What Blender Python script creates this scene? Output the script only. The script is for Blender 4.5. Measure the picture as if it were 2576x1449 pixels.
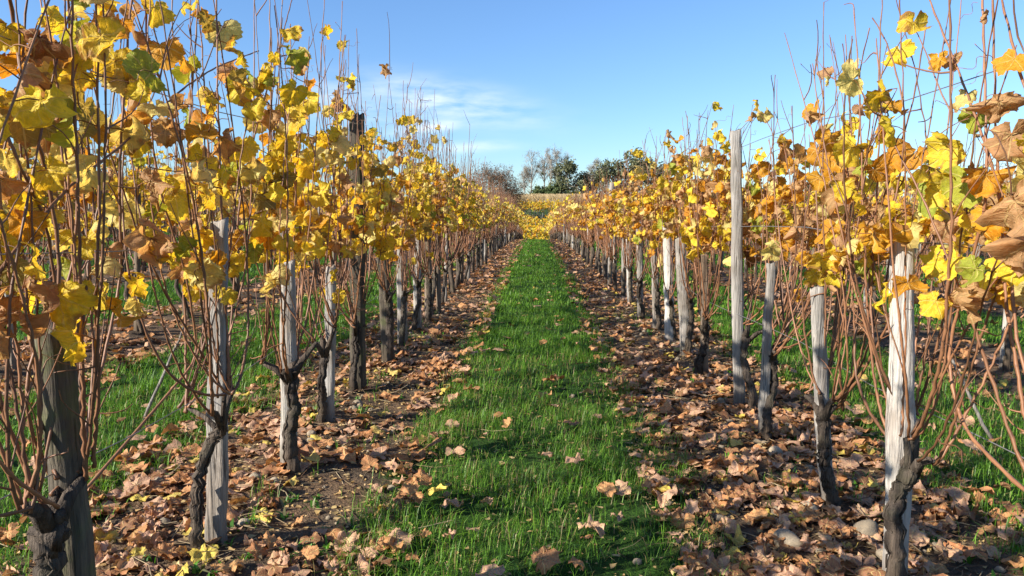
import bpy, math, random
import numpy as np
from mathutils import Vector, Matrix, Euler
for o in list(bpy.data.objects): bpy.data.objects.remove(o)
SC = bpy.context.scene
COL = SC.collection
rad = math.radians

# ------------------------------------------------------------------ camera
CAM_H, F, CX, CY = 1.25, 1800.0, 1288.0, 724.5          # focal length and centre for a 2576 x 1449 view
PITCH, YAW = rad(-6.15), rad(1.94)
cam_d = bpy.data.cameras.new("Camera")
cam_d.sensor_width = 36.0
cam_d.lens = 36.0 * F / 2576.0
cam_d.clip_start, cam_d.clip_end = 0.02, 3000
cam = bpy.data.objects.new("Camera", cam_d); COL.objects.link(cam)
cam.location = (0, 0, CAM_H)
cam.rotation_euler = (math.pi/2 + PITCH, 0, YAW)
SC.camera = cam
CR = np.array(Euler((math.pi/2 + PITCH, 0, YAW)).to_matrix())
CP = np.array([0, 0, CAM_H])

# ------------------------------------------------------------------ sky, sun, exposure
SUN_EL, SUN_AZ = rad(27), rad(-118)                      # azimuth clockwise from +Y: light comes from the left
SUN_VEC = Vector((math.sin(SUN_AZ)*math.cos(SUN_EL), math.cos(SUN_AZ)*math.cos(SUN_EL), math.sin(SUN_EL)))
w = bpy.data.worlds.new("World"); SC.world = w; w.use_nodes = True
nt = w.node_tree; nt.nodes.clear()
def wn(t, **k):
    n = nt.nodes.new(t)
    for a, b in k.items(): setattr(n, a, b)
    return n
sky = wn('ShaderNodeTexSky', sky_type='NISHITA', sun_disc=False, sun_elevation=SUN_EL, sun_rotation=SUN_AZ % (2*math.pi),
         altitude=200, air_density=1.0, dust_density=0.25, ozone_density=2.2)
tc = wn('ShaderNodeTexCoord'); sep = wn('ShaderNodeSeparateXYZ'); nt.links.new(tc.outputs['Generated'], sep.inputs[0])
def wm(op, a, b=None, c=None, clamp=False):
    n = wn('ShaderNodeMath', operation=op, use_clamp=clamp)
    for i, v in enumerate((a, b, c)):
        if v is None: continue
        if isinstance(v, (int, float)): n.inputs[i].default_value = v
        else: nt.links.new(v, n.inputs[i])
    return n.outputs[0]
yy = wm('MAXIMUM', sep.outputs[1], 0.02)
U = wm('DIVIDE', sep.outputs[0], yy); V = wm('DIVIDE', sep.outputs[2], yy)
comb = wn('ShaderNodeCombineXYZ'); nt.links.new(U, comb.inputs[0]); nt.links.new(V, comb.inputs[1])
mp = wn('ShaderNodeMapping'); mp.inputs['Rotation'].default_value = (0, 0, rad(9)); mp.inputs['Scale'].default_value = (8, 34, 1)
nt.links.new(comb.outputs[0], mp.inputs[0])
nz = wn('ShaderNodeTexNoise'); nz.inputs['Scale'].default_value = 1.0; nz.inputs['Detail'].default_value = 7; nz.inputs['Roughness'].default_value = .55
nt.links.new(mp.outputs[0], nz.inputs['Vector'])
def blob(cu, cv, su, sv, tilt=0.0):                     # soft elliptical region of the sky where the wisps sit
    du = wm('SUBTRACT', U, cu); dv = wm('SUBTRACT', wm('SUBTRACT', V, cv), wm('MULTIPLY', du, tilt))
    a = wm('DIVIDE', du, su); b = wm('DIVIDE', dv, sv)
    s = wm('ADD', wm('MULTIPLY', a, a), wm('MULTIPLY', b, b))
    return wm('POWER', 2.718, wm('MULTIPLY', s, -1.0))
m = wm('MAXIMUM', wm('MAXIMUM', blob(-.125, .150, .10, .023, -.16), wm('MULTIPLY', blob(-.15, .116, .055, .009, .12), .75)),
       wm('MAXIMUM', wm('MULTIPLY', blob(-.085, .088, .06, .007, .05), .55), wm('MULTIPLY', blob(-.27, .15, .1, .03, -.1), .5)))
cl = wm('MULTIPLY', wm('MULTIPLY', m, wm('SUBTRACT', nz.outputs['Fac'], .36), clamp=True), 3.6, clamp=True)
cl = wm('MULTIPLY', cl, .95)
tint = wn('ShaderNodeMix', data_type='RGBA', blend_type='MULTIPLY'); tint.inputs[0].default_value = 1.0
nt.links.new(sky.outputs[0], tint.inputs[6])
low = wn('ShaderNodeMix', data_type='RGBA'); low.inputs[6].default_value = (0.62, 0.78, 0.96, 1); low.inputs[7].default_value = (0.72, 0.93, 1.18, 1)   # clearer, bluer air towards the horizon
nt.links.new(wm('MULTIPLY', sep.outputs[2], 2.6, clamp=True), low.inputs[0]); nt.links.new(low.outputs[2], tint.inputs[7])
mix = wn('ShaderNodeMix', data_type='RGBA'); nt.links.new(cl, mix.inputs[0]); nt.links.new(tint.outputs[2], mix.inputs[6]); mix.inputs[7].default_value = (6.6, 6.9, 7.4, 1)
bg = wn('ShaderNodeBackground'); bg.inputs['Strength'].default_value = 0.088
nt.links.new(mix.outputs[2], bg.inputs['Color'])
wo = wn('ShaderNodeOutputWorld'); nt.links.new(bg.outputs[0], wo.inputs[0])

sd = bpy.data.lights.new("Sun", 'SUN'); sd.energy = 5.0; sd.angle = rad(0.5); sd.color = (1.0, 0.93, 0.82)
so = bpy.data.objects.new("Sun", sd); COL.objects.link(so)
so.location = (-30, 0, 30); so.rotation_euler = SUN_VEC.to_track_quat('Z', 'Y').to_euler()
SC.view_settings.view_transform = 'Standard'; SC.view_settings.look = 'None'
SC.view_settings.exposure = 1.12; SC.view_settings.gamma = 1.0
SC.view_settings.use_curve_mapping = False

# ------------------------------------------------------------------ helpers: maths
R = np.random.default_rng(7)
def ray(px, py):
    d = CR @ np.array([(px-CX)/F, -(py-CY)/F, -1.0]); return d
def at_z(px, py, z=0.0):
    d = ray(px, py); return CP + d * ((z-CAM_H)/d[2])
def at_y(px, py, y):
    d = ray(px, py); return CP + d * (y/d[1])
def at_x(px, py, x):
    d = ray(px, py); return CP + d * (x/d[0])
def project(P):
    q = (np.asarray(P, float) - CP) @ CR
    return np.stack([CX - F*q[..., 0]/q[..., 2], CY + F*q[..., 1]/q[..., 2]], -1), -q[..., 2]
def inview(P, mpx=60):
    s, d = project(P)
    return (d > .1) & (s[..., 0] > -mpx) & (s[..., 0] < 2576+mpx) & (s[..., 1] > -mpx) & (s[..., 1] < 1449+mpx)
def vnoise(x, y, seed=0):
    x = np.asarray(x, float); y = np.asarray(y, float)
    xi = np.floor(x).astype(np.int64); yi = np.floor(y).astype(np.int64); fx = x-xi; fy = y-yi
    fx = fx*fx*(3-2*fx); fy = fy*fy*(3-2*fy)
    def h(a, b):
        n = (a*374761393 + b*668265263 + seed*974711) & 0x7fffffff
        n = ((n ^ (n >> 13)) * 1274126177) & 0x7fffffff
        return ((n ^ (n >> 16)) & 0xffff) / 65535.0
    return (h(xi, yi)*(1-fx)+h(xi+1, yi)*fx)*(1-fy) + (h(xi, yi+1)*(1-fx)+h(xi+1, yi+1)*fx)*fy
def fnoise(x, y, seed=0, o=3):
    s = 0; a = .5
    for k in range(o): s = s + a*vnoise(np.asarray(x)*2**k, np.asarray(y)*2**k, seed+k); a *= .5
    return s/(1-.5**o)
_py = np.array([-60, 14, 22, 30, 38, 47, 60, 80, 95, 110, 130, 145, 158, 171, 186, 200, 240, 420, 1500.])
_pz = np.array([0, 0, -.04, -.155, -.346, -.655, -1.27, -2.6, -3.2, -3.0, -1.9, -.5, 1.0, 2.2, 3.5, 3.7, 3.9, 4.2, 2.0])
_ty = np.arange(-60, 1501, 1.0); _tz = np.interp(_ty, _py, _pz)
_k = np.hanning(11); _k /= _k.sum(); _tz2 = np.convolve(np.pad(_tz, 5, mode='edge'), _k, 'valid')
ROWX = 1.22; PITCHX = 2.44
def rowd(x):                                            # signed distance to the nearest vine row
    return (x - ROWX + PITCHX/2) % PITCHX - PITCHX/2
def gz(x, y):
    x = np.asarray(x, float); y = np.asarray(y, float)
    z = np.interp(y, _ty, _tz2)
    fade = np.clip((75-y)/15, 0, 1)
    z = z + fade*np.clip(.055*(-x-1.3), 0, .55)
    rd = rowd(x)
    z = z + fade*.035*np.exp(-(rd/.35)**2)
    near = np.clip((30-y)/12, 0, 1)*np.clip((12-np.abs(x))/3, 0, 1)
    z = z + near*(.05*(fnoise(x*2.2, y*2.2, 3)-.5) + .022*(vnoise(x*9, y*9, 8)-.5))
    return z

# ------------------------------------------------------------------ helpers: meshes
class MB:
    def __init__(s): s.v = []; s.f = []; s.c = []; s.u = []; s.n = 0
    def add(s, V, Fs, col=(1, 1, 1, 1), uv=None):
        V = np.asarray(V, float).reshape(-1, 3); m = len(V)
        for f in Fs:
            f = np.asarray(f, int)
            if len(f): s.f.append(f + s.n)
        s.v.append(V)
        c = np.asarray(col, float); s.c.append(np.broadcast_to(c, (m, 4)) if c.ndim == 1 else c)
        s.u.append(np.zeros((m, 3)) if uv is None else uv); s.n += m
    def merge(s, o, M=None, T=None):
        if not o.n: return
        V = np.concatenate(o.v)
        if M is not None: V = V @ np.asarray(M).T
        if T is not None: V = V + T
        s.add(V, o.f, np.concatenate(o.c), np.concatenate(o.u))
    def pack(s):
        V = np.concatenate(s.v); C = np.concatenate(s.c); U = np.concatenate(s.u); f = s.f
        s.v = [V]; s.c = [C]; s.u = [U]; d = {}
        for a in f: d.setdefault(a.shape[1], []).append(a)
        s.f = [np.concatenate(a) for a in d.values()]; return s
    def mesh(s, name, mat, smooth=True, attr=True):
        me = bpy.data.meshes.new(name); V = np.concatenate(s.v).astype(np.float32)
        L = np.concatenate([f.ravel() for f in s.f]).astype(np.int32)
        T = np.concatenate([np.full(len(f), f.shape[1]) for f in s.f])
        st = np.concatenate([[0], np.cumsum(T)[:-1]]).astype(np.int32)
        me.vertices.add(len(V)); me.vertices.foreach_set('co', V.ravel())
        me.loops.add(len(L)); me.loops.foreach_set('vertex_index', L)
        me.polygons.add(len(T)); me.polygons.foreach_set('loop_start', st)
        if smooth: me.polygons.foreach_set('use_smooth', np.ones(len(T), bool))
        me.update(calc_edges=True); me.validate()
        if attr:
            a = me.attributes.new('lcol', 'FLOAT_COLOR', 'POINT'); a.data.foreach_set('color', np.concatenate(s.c).astype(np.float32).ravel())
            a = me.attributes.new('luv', 'FLOAT_VECTOR', 'POINT'); a.data.foreach_set('vector', np.concatenate(s.u).astype(np.float32).ravel())
        if mat: me.materials.append(mat)
        return me
def link(name, me, parent=None, loc=None, rot=None, scale=None):
    o = bpy.data.objects.new(name, me); COL.objects.link(o)
    if parent: o.parent = parent
    if loc is not None: o.location = loc
    if rot is not None: o.rotation_euler = rot
    if scale is not None: o.scale = (scale,)*3 if isinstance(scale, (int, float)) else scale
    return o
def tag(o, label=None, cat=None, group=None, kind=None):
    if label: o['label'] = label
    if cat: o['category'] = cat
    if group: o['group'] = group
    if kind: o['kind'] = kind
    return o
def frames(P):
    P = np.asarray(P, float); T = np.gradient(P, axis=0); T /= np.linalg.norm(T, axis=1)[:, None]+1e-9
    n = np.array([1, 0, 0.]) if abs(T[0][0]) < .8 else np.array([0, 1, 0.])
    N = np.empty_like(P)
    for i in range(len(P)):
        n = n - T[i]*np.dot(n, T[i]); n = n/(np.linalg.norm(n)+1e-9); N[i] = n
    return T, N, np.cross(T, N)
def tube(mb, P, rr, sides=5, col=(1, 1, 1, 1), gnarl=0.0, rng=None, cap=True):
    P = np.asarray(P, float); n = len(P); rr = np.broadcast_to(np.asarray(rr, float), (n,))
    T, N, B = frames(P)
    a = np.arange(sides)*2*math.pi/sides
    r = rr[:, None]*np.ones((1, sides))
    if gnarl:
        ridge = 1+gnarl*rng.normal(size=(1, sides))*.8
        nn = rng.normal(size=(n, sides)); k3 = max(1, n//7)
        nn = sum(np.roll(nn, q, 0) for q in range(k3))/math.sqrt(k3); nn = nn+.1*rng.normal(size=(n, sides))
        r = r*ridge*(1+gnarl*nn*.6)
    V = P[:, None]+r[..., None]*(np.cos(a)[None, :, None]*N[:, None]+np.sin(a)[None, :, None]*B[:, None])
    i = np.arange(n-1)[:, None]*sides; j = np.arange(sides)[None]; k = (j+1) % sides
    Fq = np.stack([i+j, i+k, i+sides+k, i+sides+j], -1).reshape(-1, 4)
    V = V.reshape(-1, 3); Fs = [Fq]
    if cap:
        V = np.vstack([V, P[0], P[-1]]); c0, c1 = n*sides, n*sides+1; o = (n-1)*sides
        jj = np.arange(sides); kk = (jj+1) % sides
        Fs.append(np.stack([np.full(sides, c0), kk, jj], -1)); Fs.append(np.stack([np.full(sides, c1), o+jj, o+kk], -1))
    uv = np.zeros((len(V), 3)); uv[:, 2] = 0
    mb.add(V, Fs, col, uv)
def bez(p0, p1, p2, p3, n):
    t = np.linspace(0, 1, n)[:, None]
    return (1-t)**3*np.asarray(p0)+3*(1-t)**2*t*np.asarray(p1)+3*(1-t)*t*t*np.asarray(p2)+t**3*np.asarray(p3)

# ------------------------------------------------------------------ helpers: materials
class Mat:
    def __init__(s, name):
        s.m = bpy.data.materials.new(name); s.m.use_nodes = True; s.t = s.m.node_tree; s.t.nodes.clear()
        s.out = s.n('ShaderNodeOutputMaterial')
    def n(s, t, **k):
        x = s.t.nodes.new(t)
        for a, b in k.items(): setattr(x, a, b)
        return x
    def l(s, a, b): s.t.links.new(a, b)
    def put(s, sock, v):
        if v is None: return
        if isinstance(v, bpy.types.NodeSocket): s.l(v, sock)
        elif isinstance(v, tuple) and len(v) == 3 and sock.type == 'RGBA': sock.default_value = (*v, 1)
        else: sock.default_value = v
    def math(s, op, a, b=None, c=None, clamp=False):
        x = s.n('ShaderNodeMath', operation=op, use_clamp=clamp)
        for i, v in enumerate((a, b, c)): s.put(x.inputs[i], v)
        return x.outputs[0]
    def mix(s, f, a, b, mode='MIX'):
        x = s.n('ShaderNodeMix', data_type='RGBA', blend_type=mode); s.put(x.inputs[0], f); s.put(x.inputs[6], a); s.put(x.inputs[7], b)
        return x.outputs[2]
    def noise(s, vec, scale, detail=4, rough=.55, dist=0):
        x = s.n('ShaderNodeTexNoise'); s.put(x.inputs['Vector'], vec); x.inputs['Scale'].default_value = scale
        x.inputs['Detail'].default_value = detail; x.inputs['Roughness'].default_value = rough; x.inputs['Distortion'].default_value = dist
        return x.outputs['Fac']
    def ss(s, v, lo, hi, a=0.0, b=1.0):
        x = s.n('ShaderNodeMapRange', interpolation_type='SMOOTHSTEP'); s.put(x.inputs[0], v)
        for i, q in enumerate((lo, hi, a, b)): s.put(x.inputs[i+1], q)
        return x.outputs[0]
    def map(s, vec, scale=(1, 1, 1), loc=(0, 0, 0)):
        x = s.n('ShaderNodeMapping'); s.put(x.inputs[0], vec); x.inputs['Scale'].default_value = scale; x.inputs['Location'].default_value = loc
        return x.outputs[0]
    def bump(s, h, st=.3, d=.01):
        x = s.n('ShaderNodeBump'); s.put(x.inputs['Height'], h); x.inputs['Strength'].default_value = st; x.inputs['Distance'].default_value = d
        return x.outputs[0]
    def bsdf(s, col, rough=.8, spec=.3, normal=None):
        x = s.n('ShaderNodeBsdfPrincipled'); s.put(x.inputs['Base Color'], col); s.put(x.inputs['Roughness'], rough)
        x.inputs['Specular IOR Level'].default_value = spec; s.put(x.inputs['Normal'], normal)
        return x.outputs[0]
    def end(s, sh): s.l(sh, s.out.inputs[0]); return s.m
    def attr(s, name): return s.n('ShaderNodeAttribute', attribute_name=name)
    def obj(s): return s.n('ShaderNodeTexCoord').outputs['Object']
    def pos(s): return s.n('ShaderNodeNewGeometry').outputs['Position']
    def rnd(s): return s.n('ShaderNodeObjectInfo').outputs['Random']

def leaf_material(name, trans, margin, spec=.25):
    M = Mat(name); c = M.attr('lcol'); u = M.attr('luv')
    sx = M.n('ShaderNodeSeparateXYZ'); M.l(u.outputs['Vector'], sx.inputs[0])
    cb = M.n('ShaderNodeCombineXYZ'); M.l(sx.outputs[0], cb.inputs[0]); M.l(sx.outputs[1], cb.inputs[1])
    M.put(cb.inputs[2], M.math('ADD', M.math('MULTIPLY', c.outputs['Alpha'], 37.0), M.math('MULTIPLY', M.rnd(), 19.0)))
    P = cb.outputs[0]
    n1 = M.noise(P, 1.6, 3); n2 = M.noise(P, 7.0, 4, .65)
    mask = M.ss(M.math('ADD', M.math('ADD', sx.outputs[2], M.math('MULTIPLY', c.outputs['Alpha'], .4)), M.math('MULTIPLY', M.math('SUBTRACT', n1, .5), 2.2)), margin+.22, margin+.55)
    col = M.mix(M.math('MULTIPLY', mask, .85), c.outputs['Color'], M.mix(n2, (.20, .075, .02), (.42, .20, .07)))
    sp = M.ss(n2, .63, .72); col = M.mix(M.math('MULTIPLY', sp, .45), col, (.20, .09, .025))
    v = M.ss(n2, .25, .75, .78, 1.14); col = M.mix(1.0, col, M.n('ShaderNodeCombineColor').outputs[0], 'MULTIPLY') if False else col
    hs = M.n('ShaderNodeHueSaturation'); M.put(hs.inputs['Color'], col); M.put(hs.inputs['Value'], v)
    M.put(hs.inputs['Hue'], M.math('ADD', .496, M.math('MULTIPLY', M.rnd(), .012))); col = hs.outputs[0]
    vein = None
    for a, L in ((0, 1), (52, 1), (-52, 1), (108, 1), (-108, 1)):
        s_, c_ = math.sin(rad(a)), math.cos(rad(a))
        al = M.math('ADD', M.math('MULTIPLY', sx.outputs[0], s_), M.math('MULTIPLY', sx.outputs[1], c_))
        ac = M.math('ABSOLUTE', M.math('SUBTRACT', M.math('MULTIPLY', sx.outputs[0], c_), M.math('MULTIPLY', sx.outputs[1], s_)))
        main = M.math('MULTIPLY', M.ss(ac, .035, .012), M.ss(al, .0, .06))
        br = M.math('PINGPONG', M.math('SUBTRACT', al, M.math('MULTIPLY', ac, .8)), .09)      # side veins
        br = M.math('MULTIPLY', M.ss(br, .02, .004), M.math('MULTIPLY', M.ss(ac, .28, .22), M.math('MULTIPLY', M.ss(al, .1, .15), .45)))
        q = M.math('MAXIMUM', main, br); vein = q if vein is None else M.math('MAXIMUM', vein, q)
    isb = M.ss(sx.outputs[2], .002, .03)
    vein = M.math('MULTIPLY', vein, isb)
    col = M.mix(M.math('MULTIPLY', vein, .65), col, M.mix(.6, c.outputs['Color'], (.72, .58, .24)))
    nb = M.bump(M.math('ADD', M.math('MULTIPLY', vein, .7), n2), .6, .006)
    p = M.bsdf(col, .55, spec, nb)
    tr = M.n('ShaderNodeBsdfTranslucent'); M.put(tr.inputs[0], M.mix(1.0, col, (1.25, 1.0, .55), 'MULTIPLY')); M.l(nb, tr.inputs['Normal'])
    mx = M.n('ShaderNodeMixShader'); mx.inputs[0].default_value = trans; M.l(p, mx.inputs[1]); M.l(tr.outputs[0], mx.inputs[2])
    return M.end(mx.outputs[0])
M_leaf = leaf_material("vine_leaf", .48, .90)
M_litter = leaf_material("fallen_leaf", .18, 1.05, .15)

def wood_material(name, c0, c1, dark, green=0.0, gs=1.0, bd=.014):
    M = Mat(name); o = M.obj(); r = M.rnd()
    q = M.n('ShaderNodeVectorMath', operation='ADD'); M.l(o, q.inputs[0])
    cb = M.n('ShaderNodeCombineXYZ'); M.put(cb.inputs[0], M.math('MULTIPLY', r, 13.)); M.put(cb.inputs[1], M.math('MULTIPLY', r, 7.)); M.put(cb.inputs[2], M.math('MULTIPLY', r, 31.)); M.l(cb.outputs[0], q.inputs[1])
    o2 = q.outputs[0]
    g = M.noise(M.map(o2, (70*gs, 70*gs, 2.4)), 1.0, 5, .6); g2 = M.noise(M.map(o2, (220*gs, 220*gs, 5)), 1.0, 3, .6); b = M.noise(o2, 5.5, 4)
    col = M.mix(M.ss(g, .3, .7), c0, c1)
    col = M.mix(M.ss(b, .52, .75, 0, .65), col, dark)
    crack = M.ss(g, .40, .33); col = M.mix(M.math('MULTIPLY', crack, .8), col, (dark[0]*.35, dark[1]*.33, dark[2]*.3))
    if green:
        col = M.mix(M.ss(M.noise(o2, 9, 4), .5, .7, 0, green), col, (.10, .115, .04))
    col = M.mix(M.ss(M.noise(o2, 2.6, 3), .45, .7, 0, .55), col, M.mix(1.0, col, (.62, .50, .40), 'MULTIPLY'))
    szz = M.n('ShaderNodeSeparateXYZ'); M.l(o, szz.inputs[0])
    soil = M.ss(M.math('ADD', szz.outputs[2], M.math('MULTIPLY', b, .14)), .24, .08); col = M.mix(M.math('MULTIPLY', soil, .6), col, (.075, .05, .03))
    hs = M.n('ShaderNodeHueSaturation'); M.put(hs.inputs['Color'], col); M.put(hs.inputs['Value'], M.math('ADD', .68, M.math('MULTIPLY', r, .5)))
    h = M.math('ADD', M.math('MULTIPLY', g, 1.0), M.math('MULTIPLY', g2, .4))
    return M.end(M.bsdf(hs.outputs[0], .85, .2, M.bump(h, .8, bd)))
M_stake = wood_material("weathered_wood", (.43, .395, .35), (.23, .205, .18), (.13, .11, .09), .25)
M_stake_white = wood_material("bleached_wood", (.52, .485, .44), (.29, .265, .235), (.25, .22, .19), .1)
M_stake_old = wood_material("mossy_wood", (.15, .125, .09), (.06, .05, .04), (.05, .043, .035), .6)
M_stake_brown = wood_material("brown_wood", (.25, .19, .135), (.13, .10, .075), (.07, .056, .045), .15)
M_bark = wood_material("vine_bark", (.135, .105, .08), (.045, .034, .027), (.018, .014, .012), .15, .8, .03)
def cane_material():
    M = Mat("vine_cane"); o = M.obj(); r = M.rnd()
    n = M.noise(o, 14, 3); n2 = M.noise(o, 90, 3)
    col = M.mix(n, (.12, .048, .024), (.31, .15, .07)); col = M.mix(M.ss(n2, .55, .7, 0, .6), col, (.09, .04, .025))
    hs = M.n('ShaderNodeHueSaturation'); M.put(hs.inputs['Color'], col); M.put(hs.inputs['Value'], M.math('ADD', .55, M.math('MULTIPLY', r, .7)))
    return M.end(M.bsdf(hs.outputs[0], .5, .4, M.bump(n2, .25, .002)))
M_cane = cane_material()
def attr_diffuse(name, trans, rough=.7, spec=.2, mul=(1., 1., .6)):
    M = Mat(name); c = M.attr('lcol')
    p = M.bsdf(c.outputs['Color'], rough, spec)
    tr = M.n('ShaderNodeBsdfTranslucent'); M.put(tr.inputs[0], M.mix(1.0, c.outputs['Color'], mul, 'MULTIPLY'))
    mx = M.n('ShaderNodeMixShader'); mx.inputs[0].default_value = trans; M.l(p, mx.inputs[1]); M.l(tr.outputs[0], mx.inputs[2])
    return M.end(mx.outputs[0])
M_grass = attr_diffuse("grass_blade", .35, .45, .35, (1.1, 1.15, .5))
M_crown = attr_diffuse("tree_foliage", .2, .7, .2)
M_corn = attr_diffuse("dry_corn", .3)
M_twig = attr_diffuse("twig", .0, .8)
def stone_material():
    M = Mat("stone"); o = M.obj(); r = M.rnd()
    n = M.noise(o, 14, 5, .6); n2 = M.noise(o, 70, 4, .6)
    col = M.mix(M.ss(n, .3, .7), (.42, .33, .22), (.28, .23, .165)); col = M.mix(M.ss(n2, .5, .75, 0, .6), col, (.12, .10, .075))
    hs = M.n('ShaderNodeHueSaturation'); M.put(hs.inputs['Color'], col); M.put(hs.inputs['Value'], M.math('ADD', .6, M.math('MULTIPLY', r, .6)))
    return M.end(M.bsdf(hs.outputs[0], .85, .2, M.bump(M.math('ADD', n, n2), .5, .006)))
M_stone = stone_material()
def wire_material():
    M = Mat("galvanised_wire"); n = M.noise(M.obj(), 30, 2)
    x = M.n('ShaderNodeBsdfPrincipled'); M.put(x.inputs['Base Color'], M.mix(n, (.22, .21, .2), (.4, .39, .38))); x.inputs['Metallic'].default_value = .7; x.inputs['Roughness'].default_value = .5
    return M.end(x.outputs[0])
M_wire = wire_material()
def treebark_material():
    M = Mat("tree_bark"); n = M.noise(M.obj(), 3, 4)
    return M.end(M.bsdf(M.mix(n, (.26, .23, .19), (.42, .38, .33)), .9, .15))
M_tbark = treebark_material()
def brownbark_material():
    M = Mat("brown_twigs"); n = M.noise(M.obj(), 1.5, 4)
    return M.end(M.bsdf(M.mix(n, (.085, .052, .036), (.17, .105, .07)), .9, .1))
M_bbark = brownbark_material()
def ground_material():
    M = Mat("vineyard_ground"); p = M.pos(); s = M.n('ShaderNodeSeparateXYZ'); M.l(p, s.inputs[0])
    n1 = M.noise(p, 2.2, 5, .6); n2 = M.noise(p, 22, 5, .65); n3 = M.noise(p, 90, 3, .6); nl = M.noise(p, .25, 4)
    soil = M.mix(M.ss(n2, .3, .7), (.045, .033, .022), (.105, .078, .053)); soil = M.mix(M.ss(n3, .55, .72, 0, .7), soil, (.18, .13, .085))
    lit = M.mix(M.ss(n3, .35, .65), (.09, .056, .032), (.25, .155, .085)); soil = M.mix(M.ss(n1, .42, .62, 0, .75), soil, lit)
    gr = M.mix(M.ss(n2, .3, .7), (.014, .030, .007), (.035, .085, .013))
    rd = M.math('ABSOLUTE', M.math('SUBTRACT', M.math('FLOORED_MODULO', s.outputs[0], PITCHX), PITCHX/2))     # 0 at mid strip... row at half pitch
    rd = M.math('ABSOLUTE', M.math('SUBTRACT', M.math('FLOORED_MODULO', M.math('ADD', s.outputs[0], PITCHX/2), PITCHX), PITCHX/2))
    g = M.ss(M.math('ADD', rd, M.math('MULTIPLY', M.math('SUBTRACT', n1, .5), .5)), .70, .55)
    col = M.mix(g, soil, gr)
    far = M.mix(M.ss(nl, .35, .65), (.035, .085, .018), (.07, .11, .03))
    dry = M.mix(M.ss(n1, .3, .7), (.22, .16, .08), (.30, .22, .12))
    far = M.mix(M.ss(s.outputs[1], 184, 190), far, dry); far = M.mix(M.ss(s.outputs[1], 300, 330), far, (.05, .09, .03))
    col = M.mix(M.ss(s.outputs[1], 66, 74), col, far)
    return M.end(M.bsdf(col, .95, .1, M.bump(M.math('ADD', n2, M.math('MULTIPLY', n3, .6)), .8, .02)))
M_ground = ground_material()

# ------------------------------------------------------------------ ground
def lines(segs):
    out = [segs[0][0]]
    for a, b, d in segs: out += list(np.linspace(a, b, max(2, int(round((b-a)/d))+1))[1:])
    return np.array(out)
gx = lines([(-900, -100, 80), (-100, -20, 4), (-20, -5, .5), (-5, 5, .05), (5, 20, .5), (20, 100, 4), (100, 900, 80)])
gy = lines([(-60, -2, 4), (-2, 1.2, .4), (1.2, 8, .05), (8, 16, .1), (16, 40, .5), (40, 260, 2), (260, 1500, 60)])
X, Y = np.meshgrid(gx, gy); g = MB()
nx = len(gx); i = np.arange(len(gy)-1)[:, None]*nx; j = np.arange(nx-1)[None]
g.add(np.stack([X, Y, gz(X, Y)], -1), [np.stack([i+j, i+j+1, i+nx+j+1, i+nx+j], -1).reshape(-1, 4)])
tag(link('ground', g.mesh('ground', M_ground, attr=False)), 'vineyard ground of brown soil with a grassy hillside beyond', 'ground', kind='structure')

# ------------------------------------------------------------------ leaf geometry
TONES = {'yellow': ((.80, .58, .035), (.74, .55, .05)), 'pale': ((.80, .66, .19), (.72, .59, .22)), 'gold': ((.70, .36, .025), (.60, .26, .02)),
         'green': ((.42, .44, .04), (.30, .36, .05)), 'tan': ((.56, .34, .17), (.48, .27, .12)), 'brown': ((.30, .13, .05), (.36, .17, .07)),
         'olive': ((.36, .28, .05), (.30, .22, .06))}
LITT = {'pinkish tan': ((.54, .315, .20), (.46, .265, .165)), 'orange brown': ((.44, .19, .08), (.50, .25, .11)), 'dark brown': ((.22, .10, .05), (.28, .13, .065)),
        'pale yellow': ((.58, .42, .13), (.62, .46, .08))}
def outline(phi, rng, dp=(.28, .46)):
    r = np.full(phi.shape, .55)
    for a, L in ((0, 1.0), (52, .9), (-52, .9), (108, .72), (-108, .72)):
        L = L*rng.uniform(.93, 1.07); d = np.abs(phi-rad(a+rng.normal()*3))/rad(52)
        r = np.maximum(r, L*(1-rng.uniform(*dp)*d**1.35))
    r = r*(1-.35*np.clip((np.abs(phi)-rad(135))/rad(30), 0, 1))
    return r
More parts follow.
